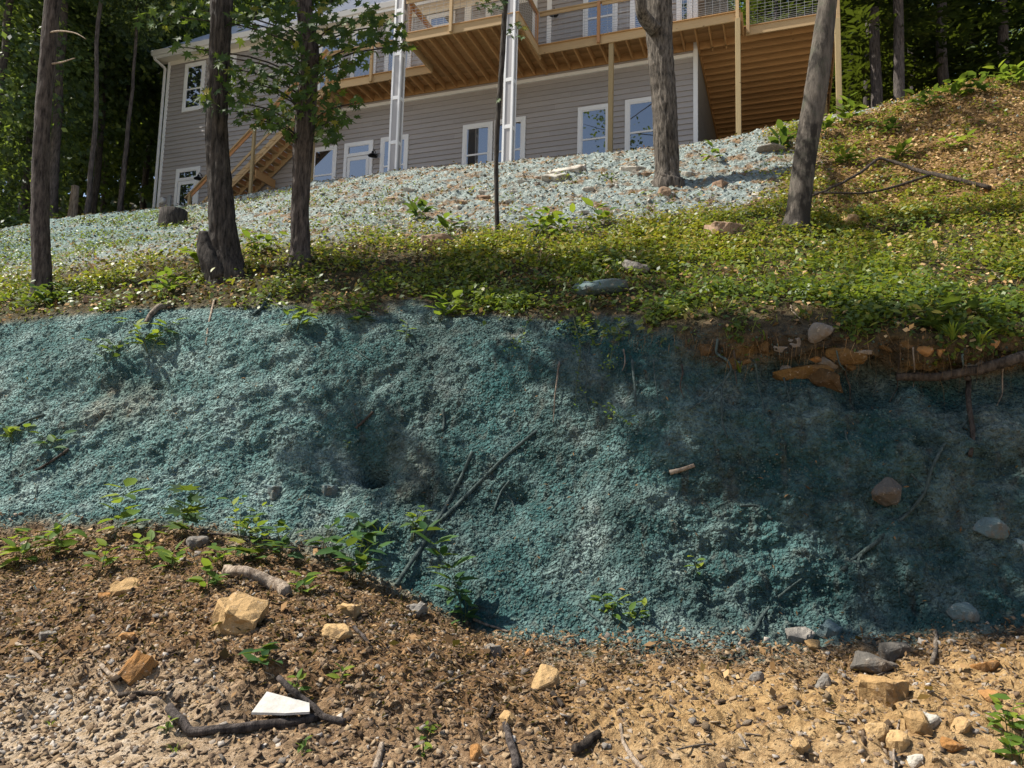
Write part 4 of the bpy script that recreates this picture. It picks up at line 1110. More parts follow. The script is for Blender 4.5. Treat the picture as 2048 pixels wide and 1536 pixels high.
# shrubs at the wood's edge
SG = 'shrubs at the foot of the left woods'
for px, y, s in [(-60, 36, 2.2), (10, 35, 2.0), (75, 37, 2.2), (140, 36, 2.0), (-130, 34, 2.2), (200, 38, 2.2), (260, 37, 2.0), (-40, 25, 1.2), (15, 25.5, 1.1), (55, 27, 1.0), (130, 29, .9), (200, 31, 1.0), (270, 33, 1.1), (-100, 24, 1.2), (30, 24, .8)]:
    x = ray(px, 941)[0] * y
    o = tag(link('shrub', random.choice(SHR)), 'leafy green shrub at the foot of the dark left woods', 'shrub', SG); o.location = (x, y, gz(x, y) + .55 * s); o.scale = (s, s, s); o.rotation_euler = (0, 0, px)
# deep wood: one far mass
n = 16000
xx = RNG.uniform(-75, 75, n); yy = RNG.uniform(62, 76, n); zz = 7 + RNG.uniform(0, 1, n) ** .8 * 42
P = np.stack([xx, yy, zz], 1)
tag(leafcloud('distant_woods', M['forest'], None, P, np.tile([0, -.6, .7], (n, 1)), RNG.uniform(1.0, 2.0, n), RNG.uniform(0, .6, n), .6), kind='stuff')
# ------------------------------------------------------------------ rocks, one by one
def rock_mesh(name, dims, seed, flat=.7, chop=4, rough=.03, npts=16):
    g = np.random.default_rng(seed)
    u = g.normal(0, 1, (npts, 3)); u /= np.abs(u).max(1, keepdims=True) * .55 + np.linalg.norm(u, axis=1, keepdims=True) * .45
    u *= g.uniform(.78, 1.0, (npts, 1)); u[:, 2] = np.where(u[:, 2] > flat, flat, u[:, 2])
    bm = bmesh.new()
    for p in u * np.array(dims) / 2: bm.verts.new(p)
    r = bmesh.ops.convex_hull(bm, input=bm.verts)
    bmesh.ops.delete(bm, geom=[v for v in bm.verts if not v.link_faces], context='VERTS')
    bmesh.ops.dissolve_limit(bm, angle_limit=.16, verts=bm.verts, edges=bm.edges)
    bmesh.ops.bevel(bm, geom=list(bm.edges), offset=min(dims) * .05, segments=1, affect='EDGES')
    bmesh.ops.triangulate(bm, faces=bm.faces)
    bmesh.ops.subdivide_edges(bm, edges=[e for e in bm.edges if e.calc_length() > min(dims) * .45], cuts=1)
    bmesh.ops.triangulate(bm, faces=bm.faces)
    bmesh.ops.subdivide_edges(bm, edges=[e for e in bm.edges if e.calc_length() > min(dims) * .28], cuts=1)
    bmesh.ops.triangulate(bm, faces=bm.faces)
    bm.normal_update()
    V = np.array([v.co[:] for v in bm.verts]); n = vnoise(V, max(dims) * .22, seed) + .7 * vnoise(V, max(dims) * .08, seed + 1)
    for v, k in zip(list(bm.verts), n): v.co += v.normal * float(k) * rough * 1.6 * min(dims)
    me = bpy.data.meshes.new(name); bm.to_mesh(me); bm.free()
    for p in me.polygons: p.use_smooth = False
    return me
def slab_mesh(name, dims, seed, sides=5):
    g = np.random.default_rng(seed)
    th = np.sort((np.arange(sides) + g.uniform(-.28, .28, sides)) * 2 * math.pi / sides)
    r = g.uniform(.82, 1.05, sides)
    bm = bmesh.new()
    lo = [bm.verts.new((r[i] * math.cos(th[i]) * dims[0] * .54 + g.normal(0, .02) * dims[0], r[i] * math.sin(th[i]) * dims[1] * .54, -dims[2] * .5)) for i in range(sides)]
    hi = [bm.verts.new((v.co.x * g.uniform(.88, 1.0), v.co.y * g.uniform(.86, 1.0), dims[2] * (.5 + g.uniform(-.09, .05)))) for v in lo]
    bm.faces.new(lo[::-1]); bm.faces.new(hi)
    for i in range(sides): bm.faces.new((lo[i], lo[(i + 1) % sides], hi[(i + 1) % sides], hi[i]))
    bmesh.ops.triangulate(bm, faces=bm.faces)
    bmesh.ops.subdivide_edges(bm, edges=list(bm.edges), cuts=3, use_grid_fill=True)
    bm.normal_update()
    V = np.array([v.co[:] for v in bm.verts]); n = vnoise(V, max(dims) * .16, seed) + .5 * vnoise(V, max(dims) * .07, seed + 3)
    for v, k in zip(list(bm.verts), n): v.co += v.normal * float(k) * .10 * min(dims)
    bmesh.ops.bevel(bm, geom=[e for e in bm.edges if len(e.link_faces) == 2 and e.calc_face_angle(0) > .7], offset=min(dims) * .06, segments=1, affect='EDGES')
    me = bpy.data.meshes.new(name); bm.to_mesh(me); bm.free()
    return me
def rock(px, py, w, h, m, label, name='rock', depth=.8, flat=.7, rz=0.0, tilt=(0, 0), sink=.25, seed=None, hs=1.0, cat='rock', fy=.28):
    """px,py = centre of its foot in the photograph; w,h = size there in pixels"""
    p, n = T(px, py); d = p[1]; k = d / FPX
    dims = (w * k, w * k * depth, h * k * hs)
    dims = tuple(v * 1.12 for v in dims)
    if flat <= .5: me = slab_mesh(name, dims, seed or int(px * 7 + py), 5 if w > 50 else 4)
    else: me = rock_mesh(name, tuple(v * 1.15 for v in dims), seed or int(px * 7 + py), flat)
    me.materials.append(M[m])
    o = tag(link(name, me), label, cat)
    o.location = tuple(p + np.array([0, dims[1] * fy, dims[2] * (.42 - sink)]))
    o.rotation_euler = (tilt[0], tilt[1], rz)
    return o
ROCKS = [
 (468, 1268, 112, 86, 'tan', 'largest tan block with flat sunlit top among weeds at the bank foot', 'boulder', dict(depth=.95, flat=.5, rz=.75, seed=5, npts=0, tilt=(.36, .06), hs=.72, sink=.1)),
 (246, 1192, 60, 34, 'tan', 'flat tan slab tipped on the slope, up left of the largest tan block', 'rock', dict(depth=.8, flat=.35, rz=.4, tilt=(.5, -.25))),
 (672, 1280, 58, 46, 'tan', 'squared tan stone right of the largest tan block', 'rock', dict(rz=-.3, flat=.6)),
 (694, 1235, 50, 30, 'tan', 'broken tan stone just above the squared one', 'rock', dict(rz=.5, flat=.5)),
 (270, 1350, 52, 52, 'orange', 'orange slab leaning on edge down left of the largest tan block', 'rock', dict(depth=.5, tilt=(-.5, .5), flat=.5)),
 (246, 1284, 32, 28, 'orange', 'small rusty stone above the leaning orange slab', 'rock', {}),
 (207, 1200, 28, 20, 'orange', 'small orange chip below the tipped flat slab', 'rock', {}),
 (391, 1094, 44, 30, 'greyr', 'rounded grey brown stone on the mound under the tall weed', 'rock', dict(rz=.4)),
 (1088, 1380, 56, 62, 'tan', 'upright pointed tan stone alone in the gravel below the middle of the bank', 'rock', dict(flat=.95, rz=.3, depth=.7, seed=12)),
 (832, 1234, 44, 38, 'greyr', 'pale olive flat stone at the foot of the bank beside the leaning weed', 'rock', dict(flat=.5, tilt=(.7, 0))),
 (1022, 1450, 44, 36, 'tan', 'brownish tan stone below the pointed one', 'rock', dict(tilt=(.4, .2))),
 (960, 1520, 36, 36, 'orange', 'brown stone at the bottom edge between two sticks', 'rock', {}),
 (1768, 1402, 92, 50, 'tan', 'broad tan slab in the shade at the lower right', 'boulder', dict(flat=.4, depth=.6)),
 (1752, 1345, 84, 56, 'wetr', 'dark broken rock at the foot of the bank on the right', 'boulder', dict(flat=.7)),
 (1800, 1318, 60, 42, 'wetr', 'dark rock leaning on the back of the broken one at the right foot', 'rock', dict(rz=.6)),
 (1604, 1290, 60, 32, 'greyr', 'grey flat slab at the foot of the bank right of centre', 'rock', dict(flat=.35, tilt=(.4, 0))),
 (1662, 1272, 46, 30, 'bluer', 'mulch-tinted slab beside the grey flat one', 'rock', dict(flat=.4, tilt=(.5, .1))),
 (1630, 1300, 36, 24, 'tan', 'narrow tan wedge under the grey flat slab', 'rock', dict(rz=.8)),
 (1845, 1470, 52, 56, 'tan', 'upright yellowish stone in the heap at lower right', 'rock', dict(flat=.9, rz=.4)),
 (1862, 1455, 42, 42, 'paler', 'pale stone topping the heap at lower right', 'rock', dict()),
 (1760, 1480, 44, 50, 'tan', 'left stone of the heap at lower right', 'rock', dict(rz=.2)),
 (1800, 1500, 48, 50, 'tan', 'crumbly lowest stone of the heap at lower right', 'rock', dict(rz=1.2)),
 (1925, 1466, 44, 36, 'tan', 'rounded stone right of the heap with soil around it', 'rock', dict(rz=.2)),
 (1910, 1505, 42, 36, 'orange', 'orange tan stone below the rounded one right of the heap', 'rock', {}),
 (1838, 1530, 30, 26, 'paler', 'small pale stone at the bottom edge under the heap', 'rock', {}),
 (1602, 1506, 36, 36, 'tan', 'tilted stone left of the heap in the crumbled orange soil', 'rock', dict(tilt=(.2, .5))),
 (1650, 1378, 30, 38, 'greyr', 'small grey stone standing on the orange soil', 'rock', dict(flat=.9)),
 (1515, 1365, 28, 28, 'greyr', 'dark little stone left of the standing grey one', 'rock', {}),
 (1975, 1340, 52, 34, 'orange', 'rusty stone in the shade at the far right foot', 'rock', {}),
 (1990, 1400, 42, 26, 'orange', 'flat rusty stone in the soil at the far right', 'rock', {}),
 (85, 1280, 46, 20, 'greyr', 'flat grey brown flake on the left debris', 'rock', dict(flat=.3)),
 (18, 1365, 36, 18, 'greyr', 'dark grey stone at the left edge by the gravel', 'rock', {}),
 (985, 1310, 38, 22, 'greyr', 'flat brown stone at the middle foot of the bank', 'rock', dict(flat=.4)),
 (1055, 1310, 20, 18, 'orange', 'small block standing right of the flat brown stone', 'rock', {}),
 (545, 990, 46, 26, 'bluer', 'dark slab end sticking out of the bank left of the hollow', 'rock', dict(flat=.5)),
 (655, 985, 40, 20, 'bluer', 'dark ledge stone below the hollow in the bank', 'rock', dict(flat=.4)),
 (1768, 990, 50, 52, 'wetr', 'wet-looking dark stone stuck in the shaded right bank', 'rock', dict(flat=.95, tilt=(.3, .3), fy=-.15, seed=12)),
 (1985, 1060, 60, 40, 'bluer', 'angular slab jutting from the right bank under its own hollow', 'rock', dict(flat=.6, tilt=(.4, -.1), fy=0)),
 (1930, 1232, 52, 34, 'bluer', 'mulch-tinted block at the right foot of the bank', 'rock', dict(tilt=(.4, .2), fy=0)),
 (2042, 1100, 34, 34, 'bluer', 'stone at the right edge of the bank', 'rock', {}),
 (1642, 672, 44, 42, 'greyr', 'grey blue stone held in the bank lip above the rusty ledge', 'rock', dict(flat=.9, tilt=(.5, 0), fy=0)),
 (1592, 688, 38, 18, 'greyr', 'flat stone at the lip left of the grey blue one', 'rock', dict(flat=.4)),
 (1610, 752, 130, 40, 'rust', 'long rusty rock ledge under the bank lip', 'boulder', dict(flat=.65, depth=.5, fy=.0)),
 (1690, 716, 74, 40, 'rust', 'short rusty ledge rock under the lip, right of the long one', 'rock', dict(flat=.65, depth=.6, fy=.0)),
 (1662, 772, 70, 44, 'rust', 'broken lower end of the rusty ledge', 'rock', dict(tilt=(.3, .4), fy=.05)),
 (1132, 345, 84, 36, 'paler', 'big pale slab at the crest under the grey wall', 'boulder', dict(flat=.5, tilt=(.45, -.25), depth=.9, hs=.55, sink=.05)),
 (1108, 362, 62, 22, 'paler', 'flat pale slab lying below the big one at the crest', 'rock', dict(flat=.4, tilt=(.45, -.1), sink=.1)),
 (1268, 344, 54, 20, 'paler', 'pale ledge stone left of the furrowed trunk', 'rock', dict(flat=.4, tilt=(.3, 0))),
 (1175, 384, 28, 18, 'paler', 'small squarish pale stone below the slabs on the upper slope', 'rock', dict()),
 (1330, 390, 26, 30, 'pink', 'tan wedge stone just below the furrowed trunk', 'rock', dict(tilt=(0, .5))),
 (1450, 482, 82, 40, 'pink', 'pinkish flat-topped rock left of the leaning trunk', 'boulder', dict(flat=.5, seed=44, hs=.9, sink=-.12, tilt=(.2, 0))),
 (1696, 458, 52, 34, 'tan', 'yellow tan rock right of the foot of the leaning trunk', 'rock', dict(flat=.7, sink=-.1)),
 (1662, 452, 30, 20, 'greyr', 'dark stone beside the yellow tan rock', 'rock', {}),
 (1728, 462, 24, 16, 'pink', 'little pink stone right of the yellow tan rock', 'rock', {}),
 (1455, 458, 30, 12, 'paler', 'thin pale flake behind the pinkish rock', 'rock', dict(flat=.3)),
 (870, 498, 64, 26, 'pink', 'layered brown stone in the weeds right of the maple', 'rock', dict(flat=.4, depth=.5, sink=-.2)),
 (1272, 552, 56, 32, 'greyr', 'dark grey stone in the shaded ground cover', 'rock', dict(sink=-.15)),
 (1200, 592, 112, 30, 'bluer', 'low bluish boulder sunk in the ground cover above the lip', 'boulder', dict(flat=.6, sink=0, hs=1.3)),
 (965, 390, 26, 18, 'paler', 'small tan pale stone left of the sapling', 'rock', {}),
 (1380, 352, 40, 16, 'paler', 'pale flake right behind the furrowed trunk', 'rock', dict(flat=.3, tilt=(.4, 0))),
 (1445, 372, 40, 16, 'pink', 'flat tan stone right of the furrowed trunk', 'rock', dict(flat=.4)),
 (1545, 300, 60, 20, 'greyr', 'long grey rock at the crest beside the leaning trunk', 'boulder', dict(flat=.7)),
 (1980, 350, 44, 16, 'tan', 'tan flake on the upper right litter', 'rock', dict(flat=.3)),
 (1985, 385, 34, 14, 'orange', 'brown flake below the tan one on the upper right', 'rock', dict(flat=.3)),
 (2030, 608, 50, 12, 'pink', 'pinkish slab end at the right edge above the lip', 'rock', dict(flat=.4)),
 (180, 602, 46, 12, 'pink', 'tan wood-like flake right of the farthest left trunk', 'rock', dict(flat=.3)),
 (1430, 420, 34, 12, 'paler', 'pale shard high on the slope between the trunks', 'rock', dict(flat=.3, tilt=(.4, 0))),
 (1390, 442, 38, 13, 'paler', 'wide pale shard lower between the trunks', 'rock', dict(flat=.3, tilt=(.4, 0))),
 (1240, 470, 40, 12, 'paler', 'pale flat shard at the edge of the ground cover', 'rock', dict(flat=.3, tilt=(.4, 0))),
 (1530, 400, 36, 14, 'paler', 'pale shard just left of the leaning trunk', 'rock', dict(flat=.3, tilt=(.4, 0))),
]
for (px, py, w, h, m, lab, nm, kw) in ROCKS:
    kw = dict(kw); kw.pop('npts', None)
    rock(px, py, w, h, m, lab, nm, **kw)
# stump near the left end of the house
sp, sn_ = T(342, 450)
su = empty('tree_stump', tuple(sp)); tag(su, 'dark cut stump with leaves around it below the left corner of the house', 'tree stump')
tube_obj('trunk', M['bark_dark'], su, np.array([sp + np.array([0, .1, z]) for z in (-.3, 0, .2, .42)]), np.array([.40, .37, .34, .33]), sides=22, ridge=.03, rscale=.08)
# white board under the log
bp, bn = T(562, 1446)
k = bp[1] / FPX
me = bpy.data.meshes.new('foam_board'); bm = bmesh.new()
vv = [(-58 * k, 0, .02), (10 * k, -.03, .03), (54 * k, -.01, .035), (46 * k, .07, .06), (5 * k, .10, .075), (-44 * k, .13, .10)]
bt = [bm.verts.new(v) for v in vv]; bb = [bm.verts.new((v[0], v[1], v[2] - .013)) for v in vv]
bm.faces.new(bt); bm.faces.new(bb[::-1])
for i in range(6): bm.faces.new((bt[i], bb[i], bb[(i + 1) % 6], bt[(i + 1) % 6]))
bmesh.ops.recalc_face_normals(bm, faces=bm.faces); bm.to_mesh(me); bm.free()
fb = tag(link('foam_board', me, None, M['white_foam']), 'bright white board lying behind the forked log in the gravel', 'board'); fb.location = tuple(bp + np.array([0, 0, .035]))

# ------------------------------------------------------------------ sticks, logs, roots
def stick(pts, r0, r1, m, label, name='stick', lift=None, cat=None, group=None, sides=7, forks=(), ridge=.12, nn=None):
    """pts: photo positions; radius in pixels there"""
    P = []
    for q in pts:
        p, n = T(q[0], q[1]); k = p[1] / FPX
        hgt = (q[2] if len(q) > 2 else 0)
        P.append(p + n * (r0 * k * .75 + hgt))
    k = P[0][1] / FPX
    n = nn or max(8, 6 * len(P)); path = spline(P, n)
    path += np.stack([vnoise(path * 1.0, .12, 3), vnoise(path, .12, 8), vnoise(path, .12, 12)], 1) * r0 * k * .35
    root = tube_obj(name, M[m], None, path, np.linspace(r0, r1, n) * k, sides=sides, ridge=r0 * k * ridge, rscale=max(r0 * k * .8, .01))
    tag(root, label, cat or name, group)
    for f in forks:
        Q = []
        for q in f[0]:
            p, nrm = T(q[0], q[1]); Q.append(p + nrm * (f[1] * k * .75 + (q[2] if len(q) > 2 else 0)))
        o = tube_obj('fork', M[m], None, spline(Q, 12), np.linspace(f[1], f[2], 12) * k, sides=6, ridge=f[1] * k * .1, rscale=.02)
        w = o.location.copy(); o.parent = root; o.location = w - root.location
    return root
stick([(344, 1434, .05), (362, 1450, .02), (385, 1470), (440, 1464), (520, 1456), (600, 1446), (640, 1440)], 9.5, 8, 'bark', 'forked dead log lying in front of the white board', 'log', cat='log', sides=14, forks=[([(560, 1384, .10), (585, 1402, .07), (625, 1425, .04), (650, 1444, .02), (690, 1448)], 6, 7.5)], ridge=.2)
stick([(448, 1148), (490, 1158), (540, 1176), (574, 1194)], 11, 14, 'deadpale', 'weathered split wood chunk above the largest tan block', 'log', cat='log', sides=10, ridge=.45)
stick([(1978, 386, .06), (1900, 372, .12), (1830, 360, .18), (1762, 346, .25), (1720, 366, .2), (1665, 392, .14), (1622, 404, .08)], 5, 2.5, 'stickdark', 'long dark fallen branch arching right of the leaning trunk', 'branch', sides=8, forks=[([(1862, 368, .15), (1790, 390, .14), (1710, 402, .12), (1625, 398, .1)], 3.5, 2)], cat='branch')
stick([(945, 905), (925, 950), (900, 1000), (868, 1052), (845, 1090), (792, 1172)], 3.5, 4.5, 'stick_mulch', 'long mulch-coated stick running down the middle of the bank', 'stick', forks=[([(1075, 862), (1010, 915), (940, 985), (880, 1045)], 3, 4)])
stick([(1185, 640), (1180, 690), (1172, 740)], 2, 1.5, 'stick_mulch', 'short root hanging on the bank under the vines', 'root')
stick([(1960, 820), (1925, 850), (1890, 890), (1865, 935), (1848, 985), (1800, 1040), (1750, 1085), (1712, 1115), (1686, 1140)], 2.5, 4, 'stick_mulch', 'long thin root curving down the shaded right bank', 'root', forks=[([(1725, 1104), (1716, 1120), (1716, 1136)], 3, 3)])
stick([(1604, 1158), (1562, 1190), (1530, 1225), (1508, 1262), (1494, 1276)], 2, 5, 'stick_mulch', 'root stick at the foot of the right bank', 'root')
stick([(1790, 742, .06), (1840, 738, .08), (1900, 730, .10), (1960, 716, .10), (2010, 706, .1), (2060, 698, .08)], 8, 11, 'stickdark', 'thick root running along under the lip at the right edge', 'root', sides=12, forks=[([(1925, 734, .12), (1928, 770, .1), (1934, 820, .07), (1940, 870, .04), (1936, 915, .02)], 6, 4), ([(1812, 748, .1), (1826, 768, .14), (1848, 786, .16)], 4, 3)], ridge=.25)
stick([(1437, 680, .03), (1432, 705, .05), (1456, 720, .1), (1460, 745, .1), (1444, 775, .06), (1442, 810, .03), (1446, 850, .02), (1456, 876)], 3, 2, 'stick_mulch', 'knotted root hanging from the lip left of the rusty ledge', 'root', forks=[([(1440, 780, .07), (1420, 800, .05), (1380, 822, .02)], 2.5, 1.5)], sides=8)
stick([(1266, 725, .03), (1268, 770, .03), (1272, 812)], 3, 2, 'stick_mulch', 'straight root hanging down at the shade edge of the bank', 'root')
stick([(340, 612), (318, 622), (300, 640), (292, 652)], 7, 4, 'stick', 'bent grey root on the bank edge below the oak', 'root', sides=9)
stick([(430, 600), (420, 640), (412, 690)], 2.5, 1.5, 'deadpale', 'straight pale twig standing on the bank below the oak', 'stick')
stick([(545, 590), (528, 615), (508, 632)], 4, 3, 'stick_mulch', 'stubby teal-coated root at the lip below the maple', 'root')
stick([(1340, 948), (1362, 942), (1390, 932)], 6, 4, 'deadpale', 'pale wood shard stuck in the bank at the shade edge', 'wood shard', cat='wood', ridge=.4)
stick([(1010, 1448), (1018, 1480), (1028, 1515), (1032, 1545)], 7, 8, 'bark', 'grey log end rising from the bottom edge at centre', 'log', cat='log', sides=10)
stick([(763, 1492), (758, 1515), (750, 1545)], 6, 7, 'deadpale', 'short pale log end at the bottom edge left of centre', 'log', cat='log', sides=9)
stick([(1240, 1452), (1246, 1485), (1262, 1515), (1290, 1545)], 3.5, 5, 'deadpale', 'curved pale stick at the bottom edge right of centre', 'stick')
stick([(1150, 1512), (1172, 1496), (1198, 1480)], 13, 9, 'stickdark', 'dark rotten bark chunk near the bottom right of centre', 'bark chunk', cat='wood', ridge=.5, sides=9)
stick([(22, 1286), (60, 1302), (88, 1326)], 4, 3, 'deadpale', 'bleached stick on the left edge of the debris', 'stick')
stick([(205, 1334), (225, 1352), (240, 1362)], 5, 3, 'deadpale', 'split pale stick left of the leaning orange slab', 'stick')
stick([(198, 1340), (212, 1358), (236, 1366)], 3, 2, 'deadpale', 'thinner split stick beside the pale one by the orange slab', 'stick')
stick([(240, 1392), (280, 1390), (330, 1392)], 6, 4, 'stickdark', 'flat dark wood strip below the leaning orange slab', 'wood strip', cat='wood', ridge=.5)
stick([(410, 1374), (432, 1380), (446, 1396)], 4, 3, 'stick', 'short crooked stick above the log', 'stick')
stick([(1102, 1388), (1115, 1402), (1126, 1418)], 6, 5, 'stickdark', 'reddish dark wood chip beside the pointed tan stone', 'wood chip', cat='wood')
stick([(975, 1440), (985, 1420), (990, 1412)], 5, 4, 'stickdark', 'dark wood chip left of the log end at centre', 'wood chip', cat='wood')
stick([(870, 1380), (895, 1368), (925, 1352)], 4, 2, 'stick', 'thin brown stick left of the pointed tan stone', 'stick')
stick([(700, 1245), (720, 1270), (745, 1300)], 4, 3, 'bark', 'short branch lying right of the squared tan stone', 'stick')
stick([(610, 1170), (630, 1196), (650, 1218)], 4, 3, 'stick', 'broken branch leaning above the squared tan stone', 'stick')
stick([(400, 1066), (460, 1072), (530, 1080), (600, 1092), (660, 1100)], 2, 2, 'stickdark', 'long thin twig along the top of the weed mound', 'stick')
stick([(945, 1240), (985, 1256), (1015, 1266)], 3, 2, 'stick', 'twig at the middle foot of the bank', 'stick')
stick([(1160, 1210), (1190, 1236), (1210, 1252)], 2.5, 2, 'stick_mulch', 'angled twig low on the bank right of centre', 'stick')
stick([(1872, 1268), (1872, 1300), (1866, 1330)], 5, 4, 'stick', 'upright grey stake of wood by the rocks at right', 'wood stake', cat='wood')
stick([(1020, 962), (1000, 990), (985, 1030)], 2.5, 2, 'stick_mulch', 'thin forked root in the middle of the bank', 'root', forks=[([(1008, 985), (1026, 1005), (1030, 1030)], 2, 1.5)])
stick([(885, 820), (888, 840), (886, 862)], 3, 3, 'stick_mulch', 'short upright twig in the upper middle bank', 'stick')
stick([(745, 825), (728, 842), (712, 858)], 2.5, 3, 'stickdark', 'dark twig above the hollow in the bank', 'stick')
stick([(1480, 1012), (1510, 1012), (1545, 1040)], 3, 3, 'stick_mulch', 'low root ridge in the right half of the bank', 'root')
stick([(1355, 1500), (1420, 1490), (1500, 1500)], 2, 2, 'stick', 'thin straw stick in the orange soil', 'stick')
stick([(1800, 1440), (1790, 1490), (1786, 1545)], 2, 2, 'deadpale', 'thin pale stem standing in the heap at lower right', 'stick')
stick([(90, 830), (40, 850), (5, 870)], 3, 2, 'stick_mulch', 'stick on the left edge of the bank', 'stick')
stick([(140, 900), (85, 935), (40, 955)], 3, 2, 'stickdark', 'dark stick among vines on the left bank', 'stick')
SG_ = 'thin twigs lying about the slope'
for k in range(60):
    z = random.random()
    if z < .45: px, py = random.uniform(30, 1900), random.uniform(1290, 1520)
    elif z < .75: px, py = random.uniform(30, 2020), random.uniform(680, 1200)
    else: px, py = random.uniform(850, 2020), random.uniform(470, 640)
    a = random.uniform(-.7, .7) if z < .45 else random.uniform(.5, 1.9); L = random.uniform(18, 46)
    teal_ = z >= .45 and z < .75
    stick([(px, py), (px + L * .5 * math.cos(a) + random.uniform(-4, 4), py + L * .5 * math.sin(a)), (px + L * math.cos(a), py + L * math.sin(a))], random.uniform(1.2, 2.6), 1.0, 'stick_mulch' if teal_ else random.choice(['stick', 'stick', 'deadpale', 'stickdark']), 'thin broken twig lying loose on the slope or debris', 'twig', cat='stick', group=SG_, sides=5, nn=7)

for k in range(18):
    px = 1420 + k * 35 + random.uniform(-14, 14); py = random.uniform(690, 770)
    r = rock(px, py, random.uniform(20, 44), random.uniform(12, 26), random.choice(['rust', 'rust', 'greyr', 'orange']), 'small broken stone showing in the raw soil of the bank lip', 'stone', flat=.75, rz=random.uniform(-1, 1), tilt=(random.uniform(.1, .5), random.uniform(-.4, .4)), cat='stone', fy=.12)
    r['group'] = 'stones in the raw soil of the bank lip'
for k in range(14):
    px = 1120 + k * 66 + random.uniform(-25, 25); py = random.uniform(690, 735); L = random.uniform(40, 120); sx = random.uniform(-14, 14)
    stick([(px, py, .03), (px + sx * .4 + random.uniform(-6, 6), py + L * .35, .05), (px + sx + random.uniform(-8, 8), py + L * .7, .03), (px + sx * 1.4, py + L, .01)], random.uniform(1.6, 3), .8, random.choice(['stick_mulch', 'stickdark', 'stick']), 'thin bare root dangling from under the bank lip', 'root', cat='root', group='thin roots dangling under the bank lip', sides=6, nn=14)

# ------------------------------------------------------------------ weeds and small plants
def weed(px, py, hpx, n, lpx, label, kind='weed', lean=0.0, group=None, spread=.35, stems=1, name='weed', updir=.9):
    p, nrm = T(px, py); k = p[1] / FPX; H = hpx * k * 1.1; L = lpx * k * 1.35; n = int(n * 1.35)
    t = empty(name, tuple(p)); tag(t, label, 'plant', group)
    me = ME_WEEDD if kind == 'dark' else ME_MAPLE if kind == 'lobed' else ME_WEED
    per = max(2, n // stems)
    for s in range(stems):
        a = random.uniform(0, 6.283)
        tip = np.array([lean * H + (math.cos(a) * spread * H if stems > 1 else random.gauss(0, .06) * H), -.05 * H + (math.sin(a) * spread * H * .6 if stems > 1 else 0), H * random.uniform(.75, 1.0)])
        base = np.array([math.cos(a) * .02, math.sin(a) * .02, -.04])
        path = spline([base, base * .5 + tip * np.array([.3, .3, .5]), tip], 8)
        tube_obj_local('stem', M['stem'], t, path, np.linspace(.0042, .0018, 8))
        for i in range(per):
            f = .25 + .75 * (i + .5) / per; q = path[min(7, int(f * 7.99))]
            b = a + i * 2.4; out = np.array([math.cos(b), math.sin(b), .25 + random.gauss(0, .15)])
            leaf_obj(me, t, q + out * L * .12, np.array([random.gauss(0, .25), random.gauss(-.12, .25), updir]) - out * .25, L * random.uniform(.7, 1.15) * (1.1 - .35 * abs(f - .5)), out)
    return t
def tube_obj_local(name, m, parent, path, radii):
    V, Fq = tube_geo(path, radii, 4)
    return link(name, np_mesh(name, V, Fq, True), parent, m)
def grass(px, py, hpx, n, label, group=None):
    p, nrm = T(px, py); k = p[1] / FPX; H = hpx * k
    t = empty('grass_tuft', tuple(p)); tag(t, label, 'grass', group)
    for i in range(n):
        b = random.uniform(0, 6.283); out = np.array([math.cos(b), math.sin(b), random.uniform(.6, 2.2)])
        leaf_obj(ME_GRASS, t, np.array([math.cos(b), math.sin(b), 0]) * .012, np.array([-math.cos(b), -math.sin(b), .8]), H * random.uniform(.7, 1.2), out)
